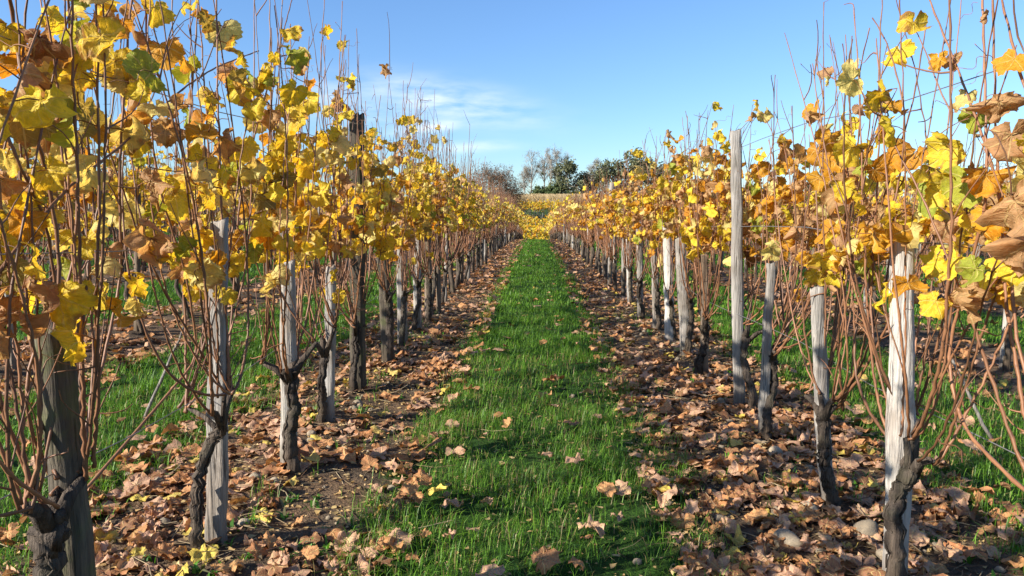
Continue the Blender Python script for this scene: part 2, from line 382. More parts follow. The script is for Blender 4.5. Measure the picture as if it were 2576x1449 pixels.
def leaf_geo(rng, segs, rings, curl, crump, dp=(.28, .46), hf=0.0):
    phi = np.linspace(-rad(166), rad(166), segs+1); r = outline(phi, rng, dp)
    if segs > 14:
        for _ in range(int(rng.integers(0, 3))): r = r*(1-rng.uniform(.15, .45)*np.exp(-((phi-rng.uniform(-2.6, 2.6))/rng.uniform(.06, .16))**2))   # tears at the edge
        k = np.arange(segs+1); r = r*(1+np.where(k % 2 == 0, .055, -.04)*rng.uniform(.4, 1.3, segs+1))
    t = np.linspace(0, 1, rings+1)[1:]
    x = (t[:, None]*r*np.sin(phi)).ravel(); y = (t[:, None]*r*np.cos(phi)).ravel()
    x = np.concatenate([[0], x]); y = np.concatenate([[0], y]); tt = np.concatenate([[0.0001], np.repeat(t, segs+1)]); ph = np.concatenate([[0], np.tile(phi, rings)])
    uv = np.stack([x, y, np.maximum(tt, .04)], -1)
    z = np.zeros_like(x)
    for _ in range(4):
        k = rng.normal(size=2)*4.5; z += crump*.085*np.sin(k[0]*x+k[1]*y+rng.uniform(0, 6.28))*(.3+tt)
    z += crump*.14*np.cos(ph*rng.uniform(2.5, 5)+rng.uniform(0, 6.28))*tt**2
    if hf:
        for _ in range(4):
            k = rng.normal(size=2)*9; z += hf*.04*np.sin(k[0]*x+k[1]*y+rng.uniform(0, 6.28))*(.4+tt)
    z += -.16*np.cos(np.clip(ph*180/math.pi/52*math.pi*2, -30, 30)) * tt * .18          # slight pleat along the veins
    z += rng.uniform(-.1, .35)*np.abs(x)
    cx = rng.normal()*curl; cy = rng.uniform(-.3, 1.0)*curl
    if abs(cx) > .05:
        th = x*cx; x, z = np.sin(th)/cx - z*np.sin(th), (1-np.cos(th))/cx + z*np.cos(th)
    if abs(cy) > .05:
        th = y*cy; y, z = np.sin(th)/cy + z*np.sin(th), -(1-np.cos(th))/cy + z*np.cos(th)
    V = np.stack([x, y, z], -1); V += crump*rng.normal(size=V.shape)*.012
    s1 = segs+1; jj = np.arange(segs); Fs = [np.stack([np.zeros(segs, int), 2+jj, 1+jj], -1)]
    for q in range(rings-1):
        a = 1+q*s1+jj; Fs.append(np.stack([a, a+1, a+s1+1, a+s1], -1))
    return V, Fs, uv
def frame(az, droop, roll):
    d = np.array([math.cos(az)*math.cos(droop), math.sin(az)*math.cos(droop), -math.sin(droop)])
    n = np.array([math.cos(az)*math.sin(droop), math.sin(az)*math.sin(droop), math.cos(droop)])
    x = np.cross(d, n); n2 = n*math.cos(roll)+x*math.sin(roll); x2 = np.cross(d, n2)
    return np.stack([x2, d, n2], 1)                       # columns: leaf x, y, z
def tone_col(rng, tone, table):
    a, b = table[tone]; t = rng.uniform(); c = np.array(a)*(1-t)+np.array(b)*t
    return np.array([*(c*rng.uniform(.88, 1.1)), rng.uniform()])
def hang_leaf(mb, rng, tone, size, segs, rings, az=0., T=(0, 0, 0), petiole=True, droop=None):
    dry = tone in ('tan', 'brown'); V, Fs, uv = leaf_geo(rng, segs, rings, 1.5 if dry else .75, 1.7 if dry else 1.15, hf=.6 if segs > 20 else 0)
    pl = size*rng.uniform(.5, .9); dr = rng.normal(1.05, .38) if droop is None else droop
    up = rng.uniform(-.15, .6); q = np.array([math.cos(az), math.sin(az), up]); q = q/np.linalg.norm(q)*pl
    Mx = frame(az+rng.normal()*.5, dr, rng.normal()*.55)
    mb.add((V*size) @ Mx.T + q + np.asarray(T), Fs, tone_col(rng, tone, TONES), uv)
    if petiole:
        P = np.array([[0, 0, 0], q*.5+np.array([0, 0, pl*.08]), q])+np.asarray(T)
        tube(mb, P, .0014 if segs > 20 else .0022, 3, (.36, .17, .06, .3), cap=False)
LEAFLIB = {}
for tone, cnt in (('yellow', 12), ('pale', 6), ('gold', 8), ('green', 4), ('tan', 9), ('brown', 4), ('olive', 4)):
    LEAFLIB[tone] = []
    for k in range(cnt):
        mb = MB(); hang_leaf(mb, R, tone, .060, 44, 7); LEAFLIB[tone].append(mb.mesh('leaf', M_leaf))
WL = (('yellow', .48), ('pale', .19), ('gold', .12), ('tan', .10), ('green', .05), ('brown', .012), ('olive', .04))
WR = (('yellow', .34), ('pale', .18), ('gold', .22), ('tan', .20), ('green', .03), ('brown', .03))
WF = (('pale', .42), ('yellow', .30), ('tan', .15), ('green', .05), ('gold', .08))
def pick(rng, W):
    p = np.array([a[1] for a in W]); return W[rng.choice(len(W), p=p/p.sum())][0]

# ------------------------------------------------------------------ vines
def vine_geo(rng, side, head, trunk=None, n_canes=12, zlo=1.0, zhi=1.62, pm=.5, ptop=.12, top=(1.55, 2.3), tr=.026, sides=5, detail=True, spread=.45, plow=.012, bx=0.0):
    tb = MB()
    if trunk is None:
        w1, w2 = rng.normal(size=2)*.025, rng.normal(size=2)*.03
        trunk = [(w1[0]*1.5, w1[1]*1.5, -.06), (w1[0], w1[1], head*.3), (w2[0], w2[1], head*.65), (w2[0]*.4, w2[1]*.4, head)]
    trunk = np.asarray(trunk, float)
    t = np.linspace(0, len(trunk)-1, 30 if detail else 9); P = np.stack([np.interp(t, range(len(trunk)), trunk[:, k]) for k in range(3)], 1)
    P[1:-1] = .25*P[:-2]+.5*P[1:-1]+.25*P[2:]; P[:, :2] += rng.normal(size=(len(P), 2))*.004
    tt = np.linspace(0, 1, len(P)); rr = tr*(1.25-.35*tt+.35*np.exp(-((tt-1)/.12)**2)+.35*np.exp(-(tt/.08)**2)); rr = rr*(.68 if detail else .85)
    tube(tb, P, rr, 13 if detail else 6, gnarl=.2, rng=rng)
    if detail:                                            # loose strips of bark
        T_, N_, B_ = frames(P)
        for q in range(10):
            i0 = int(rng.integers(0, len(P)-9)); i1 = min(len(P), i0+int(rng.integers(7, 20))); an = rng.uniform(0, 6.28)+np.linspace(0, rng.normal()*.9, i1-i0)
            off = rr[i0:i1]*(1.02+.06*rng.uniform(size=i1-i0)); Q = P[i0:i1]+off[:, None]*(np.cos(an)[:, None]*N_[i0:i1]+np.sin(an)[:, None]*B_[i0:i1])
            tube(tb, Q, rng.uniform(.0018, .0045), 4, gnarl=.2, rng=rng)
    H = P[-1]; arms = []
    for s_ in (-1, 1):
        e = H+np.array([rng.normal()*.03, s_*rng.uniform(.05, .13), rng.uniform(.03, .11)])
        tube(tb, [H-[0, 0, .02], H+(e-H)*.5+[0, 0, .015], e], [tr*.6, tr*.48, tr*.36], 7 if detail else 4, gnarl=.15, rng=rng); arms.append(e)
        e2 = H+np.array([rng.normal()*.05, s_*rng.uniform(.02, .07), rng.uniform(.04, .17)])      # old spur
        if detail: tube(tb, [H-[0, 0, .03], H+(e2-H)*.5, e2], [tr*.55, tr*.42, tr*.30], 7, gnarl=.15, rng=rng)
        arms.append(e2 if detail else e)
    canes = []
    for c in range(n_canes):
        a = rng.uniform(-spread, spread); b = float(np.clip(rng.normal()*.11, -.24, .24))+bx; th = rng.uniform(*top)
        if rng.uniform() < .2: th *= rng.uniform(.6, .85)
        h0 = arms[2*int(a > 0)+int(rng.uniform() < .5)]; h0 = h0+rng.normal(size=3)*(.012 if detail else .03)
        a2 = a+rng.normal()*.19; b2 = b+rng.normal()*.10
        if rng.uniform() < .12: a2 += rng.choice([-1, 1])*rng.uniform(.3, .6)
        n = int(th/(.05 if detail else .1))+2
        P = bez(h0, (b*.6+h0[0]*.4+rng.normal()*.04, a*rng.uniform(.45, 1.45), h0[2]+rng.uniform(.03, .32)), (b, a*1.02, h0[2]+.65), (b2, a2, th), n)
        wob = np.cumsum(rng.normal(size=(n, 2))*(.0012 if detail else .003), 0); P[:, :2] += wob-np.linspace(0, 1, n)[:, None]*wob[-1]*.5
        z_ = np.where(np.arange(n) % 2 == 0, 1, -1)*.0013; zd = rng.uniform(0, 6.28); P[:, 0] += z_*math.cos(zd); P[:, 1] += z_*math.sin(zd)
        r0 = rng.uniform(.0036, .0058); tt = np.linspace(0, 1, n); rr = r0*(1-.66*tt)
        if detail: rr = rr*np.where(np.arange(n) % 2 == 0, 1.32, .95)
        else: rr = rr*1.5
        cb = MB(); tube(cb, P, rr, sides, cap=detail); leaves = []
        for q in range(2, n):
            if detail and q % 2: continue
            z = P[q][2]
            for rep in range(1 if detail else 1):
                p = (plow if z > .7 else 0) if z < zlo-.12 else (plow+(pm-plow)*(z-zlo+.12)/.12 if z < zlo else (pm if z < zhi else max(ptop, pm-(pm-ptop)*(z-zhi)/.25)))
                if rng.uniform() < p:
                    az = (0 if (rng.uniform() < .5 or bx > 0) else math.pi)+rng.normal()*(.8 if bx <= 0 else .5)
                    leaves.append((P[q].copy(), az, rng.uniform(.8, 1.35)))
            if z > .55 and rng.uniform() < (.22 if detail else .13):           # side shoot
                az = rng.uniform(0, 6.28); L = rng.uniform(.1, .38)
                e = P[q]+np.array([math.cos(az)*L*.6*.45, math.sin(az)*L*.6, L*rng.uniform(-.15, 1)])
                k = 6 if detail else 3; S = bez(P[q], P[q]+(e-P[q])*.3+rng.normal(size=3)*.012, P[q]+(e-P[q])*.7+rng.normal(size=3)*.02, e, k)
                tube(cb, S, np.linspace(.0026, .0012, k)*(1 if detail else 1.2), 4 if detail else 3, cap=False)
                if rng.uniform() < min(.8, pm*1.1) and zlo-.1 < z < zhi+.25 and e[2] > zlo-.12: leaves.append((e, rng.uniform(0, 6.28), rng.uniform(.65, 1.05)))
            if detail and z > .7 and rng.uniform() < .14:                      # tendril
                az = rng.uniform(0, 6.28); L = rng.uniform(.05, .13); u = np.linspace(0, 1, 12)
                D = np.array([math.cos(az), math.sin(az), .25]); S = P[q]+u[:, None]*D*L
                S[:, 2] += .014*np.sin(u*9)*u; S[:, 0] += .012*np.cos(u*11)*u
                tube(cb, S, .0009, 3, cap=False)
        canes.append((cb, leaves))
    return tb, canes
def pickfrom(rng, lst): return lst[int(rng.integers(len(lst)))]
def hero_vine(loc, rng, side, label, **kw):
    W = kw.pop('W', WL if side < 0 else WR); lim = kw.pop('limit', 96)
    tb, canes = vine_geo(rng, side, **kw)
    e = link('grapevine', None, loc=loc); tag(e, label, 'grapevine', 'grapevines standing in rows'); e.empty_display_size = .1
    link('trunk', tb.mesh('trunk', M_bark), e); n = sum(len(l) for _, l in canes); keep = min(1, lim/max(n, 1))
    for cb, leaves in canes:
        c = link('cane', cb.mesh('cane', M_cane), e)
        for p, az, s in leaves:
            if rng.uniform() > keep: continue
            link('leaf', pickfrom(rng, LEAFLIB[pick(rng, W)]), c, p, (rng.normal()*.22, rng.normal()*.22, az), s)
    return e
def mid_variant(rng, side, W, **kw):
    tb, canes = vine_geo(rng, side, sides=4, detail=False, **kw); cm = MB(); fm = MB()
    for cb, leaves in canes:
        cm.merge(cb)
        for p, az, s in leaves: hang_leaf(fm, rng, pick(rng, W), .062*s, 18, 3, az, p, petiole=True)
    return tb.mesh('trunk', M_bark), cm.mesh('canes', M_cane), fm.mesh('foliage', M_leaf)
def low_variant(rng, side, W, n_leaf=46, size=.085):
    m = MB(); c = MB()
    tube(m, [(0, 0, -.05), (.02, .01, .25), (0, 0, .5)], [.035, .03, .03], 5)
    for k in range(7):
        a = rng.uniform(-.42, .42); b = rng.normal()*.1; t = rng.uniform(1.5, 2.2)
        tube(c, [(0, 0, .48), (b*.8, a, .95), (b+rng.normal()*.05, a+rng.normal()*.08, t)], [.007, .006, .004], 3, cap=False)
    f = MB()
    for k in range(n_leaf):
        V, Fs, uv = leaf_geo(rng, 8, 1, .8, 1.0)
        z = rng.uniform(.95, 1.65) if rng.uniform() < .82 else rng.uniform(1.6, 2.0)
        f.add((V*size*rng.uniform(.8, 1.25)) @ frame(rng.uniform(0, 6.28), rng.normal(1., .4), rng.normal()*.5).T+[rng.normal()*.15, rng.uniform(-.45, .45), z], Fs, tone_col(rng, pick(rng, W), TONES), uv)
    return m.pack(), c.pack(), f.pack()

# ------------------------------------------------------------------ stakes
def stake_mesh(rng, h, w, d, lean=(0, 0), mat=None, bulge=0.0, k=14, n=22, slant=.25, hole=True):
    mb = MB(); a = np.arange(k)*2*math.pi/k
    px = np.sign(np.cos(a))*np.abs(np.cos(a))**.55*w/2; py = np.sign(np.sin(a))*np.abs(np.sin(a))**.55*d/2
    col_g = 1+rng.normal(size=k)*.085                     # vertical grooves
    zs = np.concatenate([[-.1], np.linspace(0, h, n-1)]); V = []
    drift = np.cumsum(rng.normal(size=(n, 2))*.0018, 0); sub = rng.normal(size=(n, k))*.018
    sub = (sub+np.roll(sub, 1, 0)+np.roll(sub, 2, 0))*.7
    tap = rng.uniform(.78, 1.0)
    for q, z in enumerate(zs):
        t = max(z, 0)/h; s = (1-(1-tap)*t)*(1+bulge*math.exp(-((t-.45)/.13)**2))
        g_ = col_g+sub[q]
        x = px*s*g_+drift[q, 0]+lean[0]*t; y = py*s*g_+drift[q, 1]+lean[1]*t
        zz = np.full(k, z)
        if q == n-1: zz = zz+(px/w*slant*w+rng.normal(size=k)*(.018 if mat is M_stake_old else .007))
        V.append(np.stack([x, y, zz], -1))
    V = np.concatenate(V+[np.array([[lean[0]+drift[-1, 0], lean[1]+drift[-1, 1], h+.002]])])
    i = np.arange(n-1)[:, None]*k; j = np.arange(k)[None]; j2 = (j+1) % k
    top = (n-1)*k; jj = np.arange(k)
    mb.add(V, [np.stack([i+j, i+j2, i+k+j2, i+k+j], -1).reshape(-1, 4), np.stack([top+jj, top+(jj+1) % k, np.full(k, n*k)], -1)])
    me = mb.mesh('wooden_stake', mat or M_stake, smooth=True, attr=False)
    return me

ORD = ['first', 'second', 'third', 'fourth', 'fifth', 'sixth', 'seventh', 'eighth', 'ninth', 'tenth']
# bottom px, bottom py, top px, top py, width px, material, depth/width, bulge, look
LEFT_ST = [(205, 1735, 130, 845, 88, 'old', .8, .0, 'thick dark mossy broken-topped'), (546, 1372, 552, 556, 54, 'white', .8, .04, 'pale grey split-wood'),
           (728, 1183, 722, 660, 44, 'pale', .6, .0, 'flat grey'), (828, 1062, 824, 676, 29, 'white', .9, .0, 'slim whitish square-topped'),
           (902, 982, 892, 294, 38, 'old', .9, .0, 'tall dark brown round'), (975, 915, 960, 618, 27, 'old', .9, .0, 'rough dark'),
           (1012, 868, 1005, 560, 24, 'pale', .9, .0, 'grey weathered'), (1050, 832, 1046, 588, 22, 'pale', .9, .0, 'grey'),
           (1078, 808, 1076, 590, 18, 'brown', .9, .0, 'thin brown')]
RIGHT_ST = [(2252, 1480, 2268, 603, 57, 'white', .7, .22, 'thick whitish split-wood'), (2082, 1272, 2057, 722, 37, 'white', .7, .0, 'whitish flat-topped'),
            (1920, 1102, 1932, 664, 25, 'pale', .9, .0, 'slim round-topped grey'), (1858, 1020, 1848, 330, 31, 'white', .8, .06, 'tall pale weathered'),
            (1772, 948, 1768, 640, 20, 'brown', .9, .0, 'thin brown'), (1724, 900, 1716, 598, 24, 'pale', .9, .0, 'grey'),
            (1684, 862, 1678, 560, 26, 'white', .9, .0, 'pale leaning'), (1652, 832, 1648, 600, 18, 'pale', .9, .0, 'narrow grey'),
            (1610, 800, 1606, 560, 16, 'pale', .9, .0, 'thin pale'), (1587, 770, 1580, 575, 15, 'white', .9, .0, 'whitish')]
MATS = {'old': M_stake_old, 'pale': M_stake, 'white': M_stake_white, 'brown': M_stake_brown}
ST_LABEL = {('left', 0): 'thick dark mossy broken-topped post nearest the camera left of the path'}
hero_pos = {-1: [], 1: []}
rs = np.random.default_rng(21)
for side, lst, nm in ((-1, LEFT_ST, 'left'), (1, RIGHT_ST, 'right')):
    for k, (bx, by, tx, ty, wpx, mt, dw, bu, look) in enumerate(lst):
        P = at_z(bx, by, 0.03); T = at_y(tx, ty, P[1]); wd = wpx/F*P[1]*.95
        z0 = float(gz(P[0], P[1])); h = T[2]-z0
        me = stake_mesh(rs, h, wd, wd*dw, (T[0]-P[0], 0), MATS[mt], bu, n=30)
        o = link('wooden_stake', me, loc=(P[0], P[1], z0), rot=(0, 0, 0))
        tag(o, f"{look} {'post' if h > 1.5 or k == 0 else 'stake'}, {ORD[k]} from the camera {nm} of the path", 'post' if h > 1.5 or k == 0 else 'stake', 'wooden stakes along the vine rows')
        hero_pos[side].append((P[0], P[1], z0, h))

# ------------------------------------------------------------------ near vines, cane by cane and leaf by leaf
def pt(base, px, py, dy):                                # picture point at the vine's own distance -> local coordinates
    q = at_y(px, py, base[1]+dy); return tuple(q-np.array(base))
hv = np.random.default_rng(5)
Lp, Rp = hero_pos[-1], hero_pos[1]
def base(p, dx, dy): return (p[0]+dx, p[1]+dy, float(gz(p[0]+dx, p[1]+dy)))
LBL = lambda k, nm, look: f"{ORD[k]} grapevine from the camera {nm} of the path, {look}"
b = base(Lp[0], -.05, -.78); hero_vine(b, hv, -1, 'leafy grapevine at the left picture edge, before the thick mossy post', head=.42, n_canes=14, top=(1.6, 2.2), pm=.40, ptop=.10, limit=80, spread=.42)
b = base(Lp[0], .02, -.09)
hero_vine(b, hv, -1, LBL(0, 'left', 'thick forked trunk, red-brown canes'), head=.45, tr=.04,
          trunk=[(.01, 0, -.05), (0, 0, .18), (-.02, 0, .36), (-.01, .01, .47)], n_canes=18, top=(1.7, 2.4), pm=.38, ptop=.12, spread=.5, zhi=1.75)
b = base(Lp[1], -.02, -.07)
hero_vine(b, hv, -1, LBL(1, 'left', 'trunk curving beside a pale stake'), head=.42, tr=.024,
          trunk=[pt(b, 505, 1400, 0), pt(b, 492, 1300, 0), pt(b, 500, 1190, 0), pt(b, 530, 1120, 0), pt(b, 560, 1070, 0)], n_canes=17, top=(1.7, 2.35), pm=.40, ptop=.12, zhi=1.7)
b = base(Lp[2], .01, -.06)
hero_vine(b, hv, -1, LBL(2, 'left', 'stout trunk before a flat stake'), head=.45, tr=.036,
          trunk=[pt(b, 738, 1190, 0), pt(b, 728, 1110, 0), pt(b, 740, 1030, 0), pt(b, 730, 945, 0)], n_canes=17, top=(1.7, 2.35), pm=.46, ptop=.09, zhi=1.6)
LOOK = ['canes fanning above a white stake', 'climbing round the tall dark post', 'with a rough dark trunk', 'with yellow leaves and a thin trunk', 'with a grey stake behind', 'its canes bare at the top']
for k in range(3, 9):
    b = base(Lp[k], hv.uniform(-.02, .04), -.06)
    hero_vine(b, hv, -1, LBL(k, 'left', LOOK[k-3]), head=hv.uniform(.38, .52), tr=hv.uniform(.028, .038), n_canes=17, top=(1.7, 2.35), pm=.44, ptop=.08 if k < 5 else .04, zhi=1.56)
b = base(Rp[0], .06, -.74)
hero_vine(b, hv, 1, 'leafy grapevine at the right picture edge, before the thick whitish stake', head=.40, tr=.02, n_canes=12, top=(1.5, 2.1), pm=.34, ptop=.05, zhi=1.42, limit=96, spread=.5)
b = base(Rp[0], 0, -.06)
hero_vine(b, hv, 1, LBL(0, 'right', 'dark trunk on the thick whitish stake'), head=.45, tr=.03,
          trunk=[pt(b, 2250, 1490, 0), pt(b, 2256, 1400, 0), pt(b, 2246, 1300, 0), pt(b, 2262, 1235, 0), pt(b, 2292, 1190, 0)], n_canes=17, top=(1.5, 2.05), pm=.33, ptop=.03, zhi=1.40)
b = base(Rp[1], 0.01, -.05)
hero_vine(b, hv, 1, LBL(1, 'right', 'trunk against a flat-topped stake'), head=.45, tr=.028,
          trunk=[pt(b, 2096, 1275, 0), pt(b, 2078, 1190, 0), pt(b, 2072, 1120, 0), pt(b, 2068, 1050, 0)], n_canes=17, top=(1.5, 2.05), pm=.33, ptop=.03, zhi=1.40)
LOOKR = ['kinked trunk on a slim stake', 'orange leaves round a tall post', 'with a thin black trunk', 'with crisp tan leaves', 'before a pale leaning stake', 'with gold leaves and a narrow stake', 'with a short trunk', 'beside a whitish stake']
for k in range(2, 10):
    b = base(Rp[k], hv.uniform(-.02, .03), -.05)
    hero_vine(b, hv, 1, LBL(k, 'right', LOOKR[k-2]), head=hv.uniform(.38, .5), tr=hv.uniform(.022, .034), n_canes=17, top=(1.45, 1.98), pm=.55, ptop=.04, zhi=1.44, limit=100, bx=.15 if k in (2, 3) else 0.0)

def set_canes(vine, xp, canes, leaves, seed):
    """long canes in the plane of the row and the big leaves that hang from them"""
    rng = np.random.default_rng(seed); o = np.array(vine.location); cs = []
    for pts_, r0, r1 in canes:
        K = np.array([at_x(px, py, xp+rng.normal()*.02)-o for px, py in pts_]); d = np.concatenate([[0], np.cumsum(np.linalg.norm(np.diff(K, axis=0), axis=1))])
        n = max(8, int(d[-1]/.045)); u = np.linspace(0, d[-1], n); P = np.stack([np.interp(u, d, K[:, k]) for k in range(3)], 1)
        for _ in range(3): P[1:-1] = .25*P[:-2]+.5*P[1:-1]+.25*P[2:]
        zz = np.where(np.arange(n) % 2 == 0, 1, -1)*.0018; P[:, 1] += zz
        mb = MB(); tube(mb, P, np.linspace(r0*.62, r1*.72, n)*np.where(np.arange(n) % 2 == 0, 1.25, .95), 7); cs.append((link('cane', mb.mesh('cane', M_cane), vine), P))
    for px, py, rp, tone in leaves:
        x_ = xp+rng.uniform(-.02, .06)*(1 if xp < 0 else -1); C = at_x(px, py, x_)-o; size = rp/F*(C[1]+o[1])*.86
        best = min(((np.linalg.norm(P-C, axis=1).min(), c, P[np.linalg.norm(P-C, axis=1).argmin()]) for c, P in cs), key=lambda t: t[0])
        V, Fs, uv = leaf_geo(rng, 48, 7, 1.2 if tone in ('tan', 'brown') else .55, 1.3 if tone in ('tan', 'brown') else .8)
        side_ = math.pi if xp > 0 else 0.0; az = side_+rng.normal()*.35-(.6 if xp < 0 else -.5)
        Mx = frame(az, rng.uniform(.9, 1.5), rng.normal()*.35); W_ = (V*size) @ Mx.T; off = C-W_.mean(0); b_ = off
        mb = MB(); mb.add(W_+off-best[2], Fs, tone_col(rng, tone, TONES), uv)
        q = b_-best[2]; tube(mb, [np.zeros(3), q*.5+np.array([0, 0, .015]), q], .0013, 4, (.40, .22, .08, .3), cap=False)
        link('leaf', mb.mesh('leaf', M_leaf), best[1], best[2])
vv = [o for o in COL.objects if o.name.startswith('grapevine')]
def vine_with(txt): return next(o for o in vv if txt in o['label'])
set_canes(vine_with('left picture edge'), -1.17,
          [([(0, -160), (35, 60), (70, 290), (112, 400), (150, 620), (150, 760), (110, 1000), (90, 1250)], .0062, .0062), ([(-60, 160), (60, 440), (120, 560), (160, 900), (100, 1240)], .005, .005),
           ([(650, 128), (540, 170), (460, 222), (300, 372), (170, 470), (60, 600), (-60, 760)], .0035, .0055)],
          [(150, 110, 85, 'tan'), (55, 290, 110, 'olive'), (215, 275, 90, 'olive'), (105, 250, 55, 'yellow'), (35, 480, 90, 'tan'), (70, 560, 70, 'gold'), (25, 680, 80, 'olive'), (215, 608, 62, 'yellow'),
           (20, 400, 60, 'pale'), (85, 130, 40, 'tan')], 3)
set_canes(vine_with('first grapevine from the camera left'), -1.2,
          [([(352, -120), (330, 0), (318, 150), (300, 420), (306, 700), (240, 1000), (160, 1250)], .0045, .0062), ([(366, -40), (368, 90), (380, 330), (400, 480), (470, 690), (500, 900), (330, 1100), (190, 1260)], .0042, .006),
           ([(170, -60), (180, 200), (200, 420), (185, 700), (70, 900), (60, 1050), (150, 1250)], .0045, .006)],
          [(262, 55, 48, 'tan'), (290, 160, 95, 'yellow'), (390, 20, 62, 'yellow'), (405, 120, 82, 'gold'), (330, 240, 45, 'tan'), (355, 590, 58, 'yellow'), (440, 490, 80, 'yellow'), (310, 60, 45, 'gold'),
           (250, 330, 40, 'gold'), (340, 350, 60, 'yellow'), (420, 330, 55, 'tan')], 4)
set_canes(vine_with('second grapevine from the camera left'), -1.2,
          [([(500, -40), (492, 120), (474, 330), (470, 470), (520, 700), (545, 900), (560, 1070)], .004, .006), ([(742, -30), (700, 130), (650, 300), (600, 520), (590, 700), (575, 900), (560, 1070)], .0035, .006)],
          [(560, 78, 62, 'pale'), (585, 375, 78, 'yellow'), (625, 212, 52, 'olive'), (545, 555, 55, 'olive'), (500, 385, 45, 'tan'), (530, 260, 45, 'yellow'), (460, 150, 50, 'gold'), (480, 560, 45, 'tan')], 5)
set_canes(vine_with('third grapevine from the camera left'), -1.2, [([(730, 60), (735, 300), (760, 500), (750, 750), (735, 945)], .0035, .006), ([(870, 150), (840, 300), (800, 480), (760, 700), (735, 945)], .003, .006)],
          [(722, 455, 68, 'yellow'), (790, 392, 52, 'pale'), (700, 300, 45, 'tan'), (660, 420, 45, 'gold'), (760, 540, 48, 'yellow'), (690, 560, 45, 'yellow')], 6)
set_canes(vine_with('right picture edge'), 1.17, [([(2330, -20), (2420, 200), (2500, 420), (2540, 640), (2560, 900), (2700, 1180), (2790, 1330)], .0035, .006), ([(2470, -60), (2478, 200), (2484, 520), (2430, 700), (2380, 900), (2420, 1080), (2600, 1260), (2790, 1340)], .004, .0075),
           ([(2510, -40), (2570, 200), (2640, 420)], .0035, .005)],
          [(2545, 345, 75, 'tan'), (2548, 150, 58, 'gold'), (2425, 245, 48, 'pale'), (2520, 260, 55, 'tan'), (2540, 500, 92, 'tan'), (2500, 540, 80, 'gold'), (2475, 700, 78, 'yellow'), (2430, 455, 85, 'green'), (2360, 150, 40, 'gold'), (2480, 40, 30, 'tan'),
           (2555, 660, 70, 'yellow'), (2380, 570, 55, 'tan'), (2400, 150, 38, 'tan')], 7)
set_canes(vine_with('first grapevine from the camera right'), 1.2, [([(2195, 45), (2235, 110), (2280, 280), (2270, 420), (2230, 600), (2290, 900), (2280, 1190)], .003, .006), ([(2330, 60), (2300, 250), (2230, 480), (2180, 620), (2200, 900), (2285, 1190)], .003, .006)],
          [(2340, 490, 70, 'green'), (2250, 440, 45, 'yellow'), (2200, 580, 50, 'tan')], 8)
set_canes(vine_with('second grapevine from the camera right'), 1.22, [([(2188, 70), (2160, 180), (2166, 300), (2140, 500), (2110, 700), (2076, 1050)], .003, .006), ([(2052, 150), (2076, 260), (2050, 400), (2062, 700), (2072, 1050)], .003, .006), ([(2120, 110), (2145, 330), (2120, 620), (2074, 1050)], .003, .006)],
          [(2150, 215, 30, 'gold'), (2145, 162, 32, 'pale'), (2075, 178, 30, 'tan'), (2168, 270, 36, 'tan'), (2045, 275, 42, 'gold'), (2055, 380, 50, 'gold'), (2110, 610, 62, 'yellow'), (2170, 420, 40, 'green')], 9)

# ------------------------------------------------------------------ the rest of the rows
rv = np.random.default_rng(11)
VL = [mid_variant(rv, -1, WL, head=rv.uniform(.4, .5), n_canes=21, top=(1.65, 2.3), pm=.50, ptop=.03, zhi=1.5, tr=.03) for _ in range(6)]
VF = [mid_variant(rv, -1, WF, head=rv.uniform(.4, .5), n_canes=26, top=(1.5, 2.05), pm=.25, ptop=.015, zhi=1.36, tr=.03) for _ in range(5)]
VS = [mid_variant(rv, -1, WF, head=rv.uniform(.4, .5), n_canes=12, top=(1.5, 2.0), pm=.16, ptop=.03, zhi=1.45, tr=.03) for _ in range(4)]
VR = [mid_variant(rv, 1, WR, head=rv.uniform(.4, .5), n_canes=21, top=(1.35, 1.9), pm=.60, ptop=.015, zhi=1.34, tr=.028) for _ in range(6)]
VRF = [mid_variant(rv, 1, WR, head=rv.uniform(.4, .5), n_canes=26, top=(1.3, 1.8), pm=.29, ptop=.008, zhi=1.24, tr=.028) for _ in range(5)]
LV = [low_variant(rv, -1, WL if k % 2 else WR) for k in range(6)]
SMESH = [stake_mesh(rv, rv.uniform(.9, 1.3), rv.uniform(.04, .065), rv.uniform(.04, .06), (rv.normal()*.03, rv.normal()*.03), mt, k=9, n=9) for mt in (M_stake, M_stake, M_stake, M_stake, M_stake_old, M_stake_brown, M_stake_brown)]
TMESH = [stake_mesh(rv, h, .065, .06, (rv.normal()*.03, 0), mt, k=9, n=10) for h, mt in ((1.75, M_stake_brown), (1.7, M_stake), (1.85, M_stake_brown), (1.62, M_stake))]
spots = []
for q in range(-8, 8):
    x = ROWX + q*PITCHX; y = {-1: hero_pos[-1][-1][1]+.75, 0: hero_pos[1][-1][1]+.75}.get(q, 1.5 + 1.6*abs(q+.5))
    while y < 64:
        spots.append((x+rv.normal()*.03, y+rv.normal()*.06, q)); y += rv.uniform(.72, .86)
spots = np.array(spots)
Pz = np.stack([spots[:, 0], spots[:, 1], gz(spots[:, 0], spots[:, 1])], -1)
vis = inview(Pz+[0, 0, 1.2], 40)
main = np.isin(spots[:, 2], (-1, 0))
key = np.hypot(Pz[:, 0], Pz[:, 1]) + np.where(main, 0, np.abs(spots[:, 2]+.5)*3.5) + np.where(vis, 0, 1e4)
order = np.argsort(key); n_ind = 300-19
ind = set(order[:n_ind].tolist())
rowname = {-1: 'left of the path', 0: 'right of the path', -2: 'in the second row left of the path', 1: 'in the second row right of the path',
           -3: 'in the third row left of the path', 2: 'in the third row right of the path'}
rest_t, rest_c, rest_f, rest_s = MB(), MB(), MB(), MB()
slow = MB(); tube(slow, [(0, 0, -.05), (0, 0, .6), (.01, 0, 1.1)], [.026, .025, .022], 5); slow.pack()
